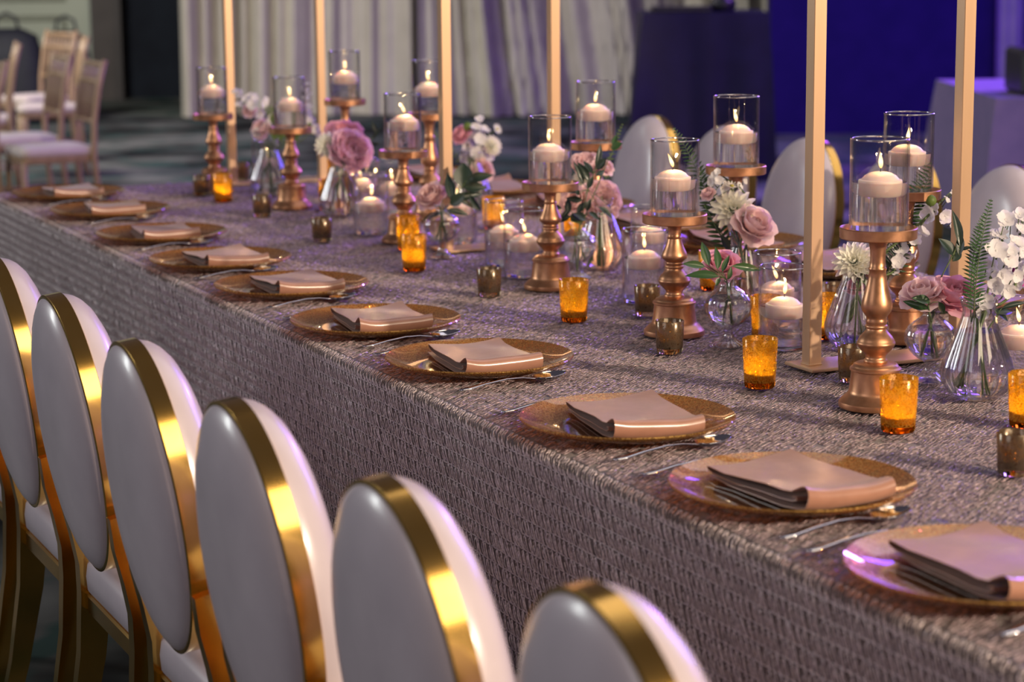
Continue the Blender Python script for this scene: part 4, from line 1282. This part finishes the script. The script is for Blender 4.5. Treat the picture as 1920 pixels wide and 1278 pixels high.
def petal_mesh(kind, col):
    key = (kind, col)
    if key not in PET:
        spec = {'r0': (0.80, 0.40, 0.85, -0.10), 'r1': (0.88, 0.56, 0.55, 0.12), 'r2': (0.98, 0.70, 0.35, 0.45), 'r3': (0.98, 0.74, 0.22, 0.55)}
        if kind in spec:
            l, w_, c, cu = spec[kind]
            g = petal(l, w_, c, cu, 0.05, 0.12, seed=hash(kind) % 97)
        elif kind[0] == 'p':
            l, w_, c, cu = {'p0': (0.62, 0.34, 0.5, 0.1), 'p1': (0.80, 0.50, 0.5, -0.15), 'p2': (0.98, 0.66, 0.5, -0.2)}[kind]
            g = petal(l, w_, c, cu, 0.16 if kind != 'p2' else 0.09, 0.0, 8, 6, seed=5 + ord(kind[1]))
        elif kind == 'd':
            g = petal(1.0, 0.235, 0.5, 0.06, 0.0, 0.42, 4, 5)
        else:
            g = petal(1.0, 0.17, 0.25, 0.05, 0.0, 0.35, 4, 4)
        PET[key] = make_mesh('petal', *g, 'petal_' + col)
    return PET[key]


def axis_matrix(ax):
    return Vector((0, 0, 1)).rotation_difference(Vector(ax).normalized()).to_matrix().to_4x4()


FL_NAME = dict(rose='rose', peony='peony', dahlia='dahlia', daisy='daisy')
COLW = dict(cream='cream', pink='pink', rosepink='deep rose-pink', palepink='pale pink', blush='dusty blush', white='white', yellow='yellow', magenta='magenta', lilac='lilac-pink')
rr = random.Random(11)


def tilt_put(t, me, A, th, d, tilt, s):
    mtx = A @ Matrix.Rotation(th, 4, 'Z') @ Matrix.Translation((0, d * s, 0)) @ Matrix.Rotation(-tilt, 4, 'X') @ Matrix.Scale(s, 4)
    put('petal', me, t, mtx=mtx)


GREEN_CUP = make_mesh('calyx', *lathe([(0.0, -0.16), (0.10, -0.12), (0.20, 0.0), (0.26, 0.10), (0.20, 0.12), (0.0, 0.05)], 14), 'leaf_green')
DISC = make_mesh('disc', *lathe([(0.0, 0.0), (0.22, 0.0), (0.25, 0.08), (0.18, 0.16), (0.0, 0.19)], 16), 'pollen')
used_labels = {}
FLW = {('F6', 'rose', 0): 'low at the left of the peony vase', ('F6', 'rose', 1): 'small, high at the right of the peony vase', ('F6', 'peony', 0): 'big and low in the peony vase', ('F6', 'peony', 1): 'on top of the peony vase'}
for vk, kind, loc, dia, fx, fy, col in FLOWERS:
    fz = math.sqrt(max(0.05, 1 - fx * fx - fy * fy))
    ax = CAM_RIGHT * fx + CAM_UP * fy + CAM_BACK * fz
    ax = ax + Vector((0, 0, 0.15))
    ax.normalize()
    s = dia / 2
    c0 = Vector(loc)
    root = c0 - ax * s * 0.45
    n_ = used_labels.get((vk, kind, col), 0)
    used_labels[(vk, kind, col)] = n_ + 1
    size = 'large ' if dia > 0.07 else ('small ' if dia < 0.042 else '')
    lab = '%s%s %s in the vase %s' % (size, COLW[col], kind, VW[vk].replace('holding', 'of'))
    if n_:
        lab = 'another ' + lab
    if vk == 'F1' and kind == 'rose':
        lab = lab.replace('another small', 'topmost small')
    t = thing(FL_NAME[kind], lab, 'flower', root, 0, 'cut flowers in the bud vases')
    A = axis_matrix(ax)
    if kind == 'rose':
        k = 0
        for ring, cnt, tilt, d, sc in (('r0', 4, 3, 0.05, 0.78), ('r0', 5, 9, 0.13, 0.88), ('r1', 5, 18, 0.16, 0.95), ('r1', 6, 30, 0.20, 1.0), ('r2', 6, 48, 0.18, 0.98), ('r3', 5, 72, 0.14, 0.98)):
            for i in range(cnt):
                th = 2 * PI * i / cnt + k * 0.55 + rr.uniform(-0.12, 0.12)
                tilt_put(t, petal_mesh(ring, col), A, th, d, math.radians(tilt + rr.uniform(-5, 5)), s * sc * rr.uniform(0.94, 1.05))
            k += 1
    elif kind == 'peony':
        k = 0
        for ring, cnt, tilt, d, sc in (('p0', 6, 8, 0.08, 0.95), ('p0', 8, 24, 0.16, 1.05), ('p1', 9, 38, 0.14, 1.0), ('p1', 9, 54, 0.14, 1.05), ('p2', 8, 68, 0.10, 1.0), ('p2', 7, 88, 0.08, 1.0)):
            for i in range(cnt):
                th = 2 * PI * i / cnt + k * 0.4 + rr.uniform(-0.2, 0.2)
                tilt_put(t, petal_mesh(ring, col), A, th, d, math.radians(tilt + rr.uniform(-9, 9)), s * sc * rr.uniform(0.9, 1.08))
            k += 1
    elif kind == 'dahlia':
        k = 0
        for cnt, tilt, l in ((13, 100, 0.92), (14, 88, 0.98), (14, 74, 0.92), (12, 58, 0.78), (10, 40, 0.58), (7, 18, 0.42)):
            for i in range(cnt):
                th = 2 * PI * i / cnt + k * 0.23 + rr.uniform(-0.05, 0.05)
                tilt_put(t, petal_mesh('d', col if k > 1 or rr.random() < 0.6 else 'tip'), A, th, 0.05, math.radians(tilt + rr.uniform(-4, 4)), s * l)
            k += 1
    else:
        for i in range(13):
            tilt_put(t, petal_mesh('y', col), A, 2 * PI * i / 13, 0.10, math.radians(74 + rr.uniform(-6, 6)), s * 0.9)
        put('disc', DISC, t, mtx=A @ Matrix.Scale(s, 4))
    put('calyx', GREEN_CUP, t, mtx=A @ Matrix.Scale(s, 4))
    P = [p - root for p in stem_path(vk, root - ax * s * 0.12, ax, rr)]
    put('stem', make_mesh('stem', *tube(P, 0.0021, 7), 'stem_green'), t)


def floret_mesh(seed):
    g = []
    r2 = random.Random(seed)
    for i in range(5):
        v, f = petal(0.52, 0.30, 0.25, 0.25, 0.10, 0.0, 4, 4, seed * 7 + i)
        mt = Matrix.Rotation(2 * PI * i / 5, 4, 'Z') @ Matrix.Rotation(-math.radians(66 + r2.uniform(-14, 14)), 4, 'X')
        g.append(([mt @ Vector(p) for p in v], f))
    g.append(lathe([(0.0, -0.35), (0.05, -0.30), (0.07, 0.0), (0.0, 0.06)], 8))
    return make_mesh('floret', *merge(*g), 'petal_white')


FLORETS = [floret_mesh(s) for s in (1, 2, 3)]
STOCK_W = [('F1', 'leaning left from the vase at the curtain end'), ('F1', 'leaning right from the vase at the curtain end'), ('F4', 'upright by the gold frame post'), ('F8', 'small, above the cream dahlia and pale rose'), ('F9', 'sprig reaching right towards the gold post'),
           ('F9', 'drooping under the tray of the tall copper stick'), ('F11', 'upright in the vase of tall ferns'), ('F11', 'leaning right in the vase of tall ferns')]
for si, (vk, nm, pts, col) in enumerate(STOCKS):
    P = [Vector(p[:3]) for p in pts]
    low = min(P, key=lambda q: (q - Vector((VASES[vk][0], VASES[vk][1], TZ + 0.14))).length)
    top = max(P, key=lambda q: (q - Vector((VASES[vk][0], VASES[vk][1], TZ + 0.14))).length)
    root = low
    t = thing('stock_stem', 'white stock flower spike ' + STOCK_W[si][1], 'flower', root, 0, 'white stock spikes')
    sp = [p - root for p in stem_path(vk, low, top - low, rr)]
    ext = top + CAM_BACK * -0.012 - root
    sp.append(ext * 0.5 + CAM_BACK * -0.01)
    sp.append(ext)
    put('stem', make_mesh('stem', *tube(sp, [0.0022] * 8 + [0.0018, 0.0008], 7), 'stem_green'), t)
    ctr = sum(P, Vector()) / len(P)
    for i, (x, y, z, s) in enumerate(pts):
        c = Vector((x, y, z))
        d = (c - ctr)
        d = d.normalized() * 0.7 + CAM_BACK * 0.9 + Vector((0, 0, 0.25)) + Vector((rr.uniform(-.4, .4), rr.uniform(-.4, .4), rr.uniform(-.3, .3)))
        put('floret', FLORETS[i % 3], t, mtx=Matrix.Translation(c - root) @ axis_matrix(d) @ Matrix.Rotation(rr.uniform(0, 6), 4, 'Z') @ Matrix.Scale(s, 4))
        # short pedicel back to the spike
        put('pedicel', make_mesh('pedicel', *tube([c - root - d.normalized() * s * 0.3, (c - root) * 0.8 + CAM_BACK * -0.012 + Vector((0, 0, -0.006))], 0.0009, 5), 'stem_green'), t)


def leaf_geo(width=0.5, fold=0.18, bend=0.16, n=8):
    # unit leaf along +x, width relative to length
    v, f = [], []
    for k in range(n + 1):
        q = k / n
        hw = 0.5 * math.sin(PI * q ** 0.85) ** 0.9 if 0 < k < n else 0.012
        z = -bend * q * q
        v += [(q, -hw, z + fold * hw), (q, -hw * 0.5, z + fold * hw * 0.4), (q, 0, z), (q, hw * 0.5, z + fold * hw * 0.4), (q, hw, z + fold * hw)]
    for k in range(n):
        for i in range(4):
            a = k * 5 + i
            f.append((a, a + 5, a + 6, a + 1))
    return v, f


LEAF = {c: make_mesh('leaf', *leaf_geo(), 'leaf_' + c) for c in ('dark', 'green', 'lime')}


def frame_matrix(p, xdir, nrm, sx, sy, sz):
    x = Vector(xdir).normalized()
    z = Vector(nrm)
    z = (z - x * z.dot(x)).normalized()
    y = z.cross(x)
    m_ = Matrix(((x.x * sx, y.x * sy, z.x * sz, p[0]), (x.y * sx, y.y * sy, z.y * sz, p[1]), (x.z * sx, y.z * sy, z.z * sz, p[2]), (0, 0, 0, 1)))
    return m_


BR_W = ['thin dark leaves behind the pink peony', 'broad glossy dark leaves around the blush rose', 'slender leafy twig in the round bulb vase', 'green twig tip beside the tall copper tray', 'pointed green leaves around the single pink rose', 'tall dark leaves against the gold post above two roses',
        'low green leaves under the two pink roses', 'dark leaves low in the vase of tall ferns', 'dark leaves under the cream dahlia and pale rose', 'dark leaves below the cream dahlia by the gold post']
for bi, (vk, stem, leaves, col) in enumerate(BRANCHES):
    root = Vector(stem[0])
    t = thing('leafy_branch', BR_W[bi], 'foliage', root, 0, 'leafy sprigs')
    sp = stem_path(vk, stem[0], Vector(stem[1]) - root, rr)[:-1] + [Vector(p) for p in stem]
    put('stem', make_mesh('stem', *tube([p - root for p in sp], 0.0013, 6), 'stem_green'), t)
    S_ = [Vector(p) for p in stem]
    for a, b, w_ in leaves:
        a, b = Vector(a), Vector(b)
        L = (b - a).length
        nrm = CAM_BACK + Vector((rr.uniform(-.5, .5), rr.uniform(-.5, .5), rr.uniform(-0.1, .9)))
        put('leaf', LEAF[col], t, mtx=frame_matrix(a - root, b - a, nrm, L, w_, L))
        q = min(S_, key=lambda p: (p - a).length)
        if 0.004 < (q - a).length < 0.09:
            put('twig', make_mesh('twig', *tube([q - root, (q + a) * 0.5 - root + Vector((0, 0, 0.002)), a - root], 0.0007, 5), 'stem_green'), t)

FE_W = ['lime fern frond leaning left at the curtain end', 'second lime fern frond at the curtain end', 'green fern frond beside the cream dahlia and pale rose', 'fern frond arching behind the short copper stick', 'tall fern frond beside the tall copper tray', 'drooping dark fern under the tall copper tray',
        'upright fern frond in the vase of tall ferns', 'second upright fern frond in the vase of tall ferns', 'lime sprig above the pale peonies', 'lime sprig crossing the gold post by the white stock']
for fi, (vk, pts, hw, n, col) in enumerate(FERNS):
    P = [Vector(p) for p in pts]
    root = P[0]
    t = thing('fern_frond', FE_W[fi], 'foliage', root, 0, 'fern fronds')
    curve = []
    K = 24
    for k in range(K + 1):
        q = k / K
        curve.append(P[0] * (1 - q) ** 3 + P[1] * 3 * q * (1 - q) ** 2 + P[2] * 3 * q * q * (1 - q) + P[3] * q ** 3)
    sp = stem_path(vk, P[0], P[1] - P[0], rr)[:-1] + curve
    put('rachis', make_mesh('rachis', *tube([p - root for p in sp], [0.0013] * 7 + [0.0013 - 0.0009 * k / K for k in range(K + 1)], 6), 'stem_green'), t)
    nrm = CAM_BACK + Vector((rr.uniform(-.3, .3), rr.uniform(-.3, .3), 0.4))
    mc = 'leaf_lime' if col == 'lime' else 'leaf_green'
    LM = LEAF['lime'] if col == 'lime' else LEAF['dark' if col == 'dark' else 'green']
    n = int(n * 1.4)
    for k in range(n):
        q = 0.16 + 0.82 * k / (n - 1)
        i = min(K - 1, int(q * K))
        c = curve[i].lerp(curve[i + 1], q * K - i)
        tg = (curve[i + 1] - curve[i]).normalized()
        sd = nrm.cross(tg).normalized()
        L = hw * (math.sin(PI * min(1, (0.30 + 0.68 * q))) ** 0.7) * rr.uniform(0.9, 1.1)
        for s in (-1, 1):
            d = sd * s * 0.92 + tg * 0.45 + nrm * rr.uniform(-0.1, 0.25)
            put('leaflet', LM, t, mtx=frame_matrix(c - root, d, nrm, L, max(L * 0.24, 0.003), L))

for i, (x, y) in enumerate(CRUMBS):
    o = put('fallen_leaf', LEAF['dark'], None, mtx=frame_matrix((x, y, TZ + 0.002), (0.9, -0.4 + 0.3 * i, 0.05), (0, 0, 1), 0.013, 0.006, 0.013))
    tag(o, ['tiny dark leaf scrap fallen beside the fluted vase of ferns', 'tiny dark leaf scrap fallen beside the lone brown votive'][i], 'leaf', 'fallen leaf scraps')

BUDW = ['green bud among the white stock by the gold frame post', 'round green bud on the sprig beside the tall copper stick', 'tiny green bud at the curtain end vase']
for bi, (vk, loc, s) in enumerate(BUDS):
    t = thing('flower_bud', BUDW[bi], 'flower', loc, 0, 'green buds')
    prof = [(0.0, -0.5), (0.25, -0.45), (0.46, -0.2), (0.5, 0.05), (0.38, 0.35), (0.15, 0.5), (0.0, 0.52)]
    put('bud', make_mesh('bud', *lathe([(a * s, b * s) for a, b in prof], 14, lambda k, th: 1 + 0.06 * math.cos(6 * th)), 'leaf_lime'), t)
    put('stem', make_mesh('stem', *tube([p - Vector(loc) for p in stem_path(vk, Vector(loc) - Vector((0, 0, s * 0.5)), (0.2, 0, 1), rr)], 0.0014, 6), 'stem_green'), t)

# ------------------------------------------------------------------ chiavari chairs at the back of the hall
def chiavari_meshes():
    M = {}
    out = rounded([(-0.19, -0.18), (0.20, -0.20), (0.20, 0.20), (-0.19, 0.18)], 0.05, 4)
    M['seat_frame'] = make_mesh('seat_frame', *loft(out, [(0.98, 0.395), (1.0, 0.40), (1.0, 0.428), (0.98, 0.432)]), 'chiavari_wood', True, 40)
    M['seat_pad'] = make_mesh('seat_pad', *loft(out, [(0.97, 0.432), (1.01, 0.44), (1.01, 0.46), (0.97, 0.472), (0.7, 0.482), (0.1, 0.485)]), 'ivory_pad', True)
    M['front_leg'] = make_mesh('front_leg', *tube([(0.195, 0, 0), (0.19, 0, 0.1), (0.185, 0, 0.25), (0.185, 0, 0.40)], [0.011, 0.014, 0.015, 0.016], 10), 'chiavari_wood')
    M['rear_leg'] = make_mesh('rear_leg', *tube([(-0.235, 0, 0), (-0.205, 0, 0.2), (-0.185, 0, 0.42), (-0.195, 0, 0.60), (-0.225, 0, 0.78), (-0.265, 0, 0.92)], [0.011, 0.015, 0.017, 0.015, 0.015, 0.014], 10), 'chiavari_wood')
    for nm, x, z in (('top_rail', -0.258, 0.895), ('middle_rail', -0.232, 0.805), ('lower_rail', -0.196, 0.60)):
        M[nm] = make_mesh(nm, *tube([(x, -0.185, z), (x - 0.006, 0, z), (x, 0.185, z)], 0.013, 8), 'chiavari_wood')
    M['spindle'] = make_mesh('spindle', *tube([(-0.196, 0, 0.60), (-0.214, 0, 0.71), (-0.232, 0, 0.805), (-0.258, 0, 0.895)], [0.008, 0.010, 0.008, 0.007], 8), 'chiavari_wood')
    M['stretcher'] = make_mesh('stretcher', *tube([(-0.21, 0, 0.16), (0.19, 0, 0.16)], 0.009, 8), 'chiavari_wood')
    M['cross_stretcher'] = make_mesh('cross_stretcher', *tube([(0.19, -0.185, 0.22), (0.19, 0.185, 0.22)], 0.009, 8), 'chiavari_wood')
    return M


KM = chiavari_meshes()


def chiavari(x, y, rz, label):
    t = thing('chiavari_chair', label, 'chair', (x, y, 0), rz, 'chiavari chairs at the back of the hall')
    for nm in ('seat_frame', 'seat_pad', 'top_rail', 'middle_rail', 'lower_rail', 'cross_stretcher'):
        put(nm, KM[nm], t)
    for s in (-1, 1):
        put('front_leg', KM['front_leg'], t, (0, s * 0.18, 0))
        put('rear_leg', KM['rear_leg'], t, (0, s * 0.18, 0))
        put('stretcher', KM['stretcher'], t, (0, s * 0.18, 0))
    for k in range(7):
        put('spindle', KM['spindle'], t, (0, -0.135 + 0.045 * k, 0))


LEFT = math.atan2(-R2D.y, -R2D.x)
chiavari(2.696, 11.532, LEFT + 0.45, 'wooden chiavari chair with ivory pad, slanting back at the right of its row')
chiavari(2.242, 11.786, LEFT + 0.42, 'wooden chiavari chair cut by the edge, next to the row of ivory pads')
chiavari(2.697, 12.253, LEFT + 0.45, 'wooden chiavari chair just behind the slanting one')
chiavari(3.535, 15.561, LEFT + 0.8, 'wooden chiavari chair standing farthest, before the pale door')
chiavari(3.417, 14.611, LEFT + 0.28, 'wooden chiavari chair before the brown column')
chiavari(2.796, 13.844, LEFT + 0.28, 'wooden chiavari chair before the black bags')


def bag(lat, dist, w_, h_, d_, label, rz):
    n = 24
    out = []
    for i in range(n):
        th = 2 * PI * i / n
        c, s = math.cos(th), math.sin(th)
        out.append((w_ / 2 * math.copysign(abs(c) ** 0.6, c), d_ / 2 * math.copysign(abs(s) ** 0.6, s)))
    t = thing('black_bag', label, 'bag', hall(lat, dist, 0), HALL_ROT + rz, 'black bags on the carpet')
    put('body', make_mesh('body', *loft(out, [(0.9, 0), (1.0, 0.04), (1.04, h_ * 0.35), (0.98, h_ * 0.7), (0.82, h_ * 0.92), (0.4, h_), (0.1, h_)]), 'black_fabric'), t)
    put('handle', make_mesh('handle', *tube([(-0.10, 0, h_ * 0.97), (-0.08, 0, h_ + 0.09), (0, 0, h_ + 0.13), (0.08, 0, h_ + 0.09), (0.10, 0, h_ * 0.97)], 0.014, 8), 'black_fabric'), t)


bag(-4.35, 19.2, 0.62, 0.82, 0.4, 'bulky black bag by the pale door behind the wooden chairs', 0.1)
bag(-3.92, 19.6, 0.40, 0.78, 0.3, 'narrow black bag next to the bulky black bag', -0.2)
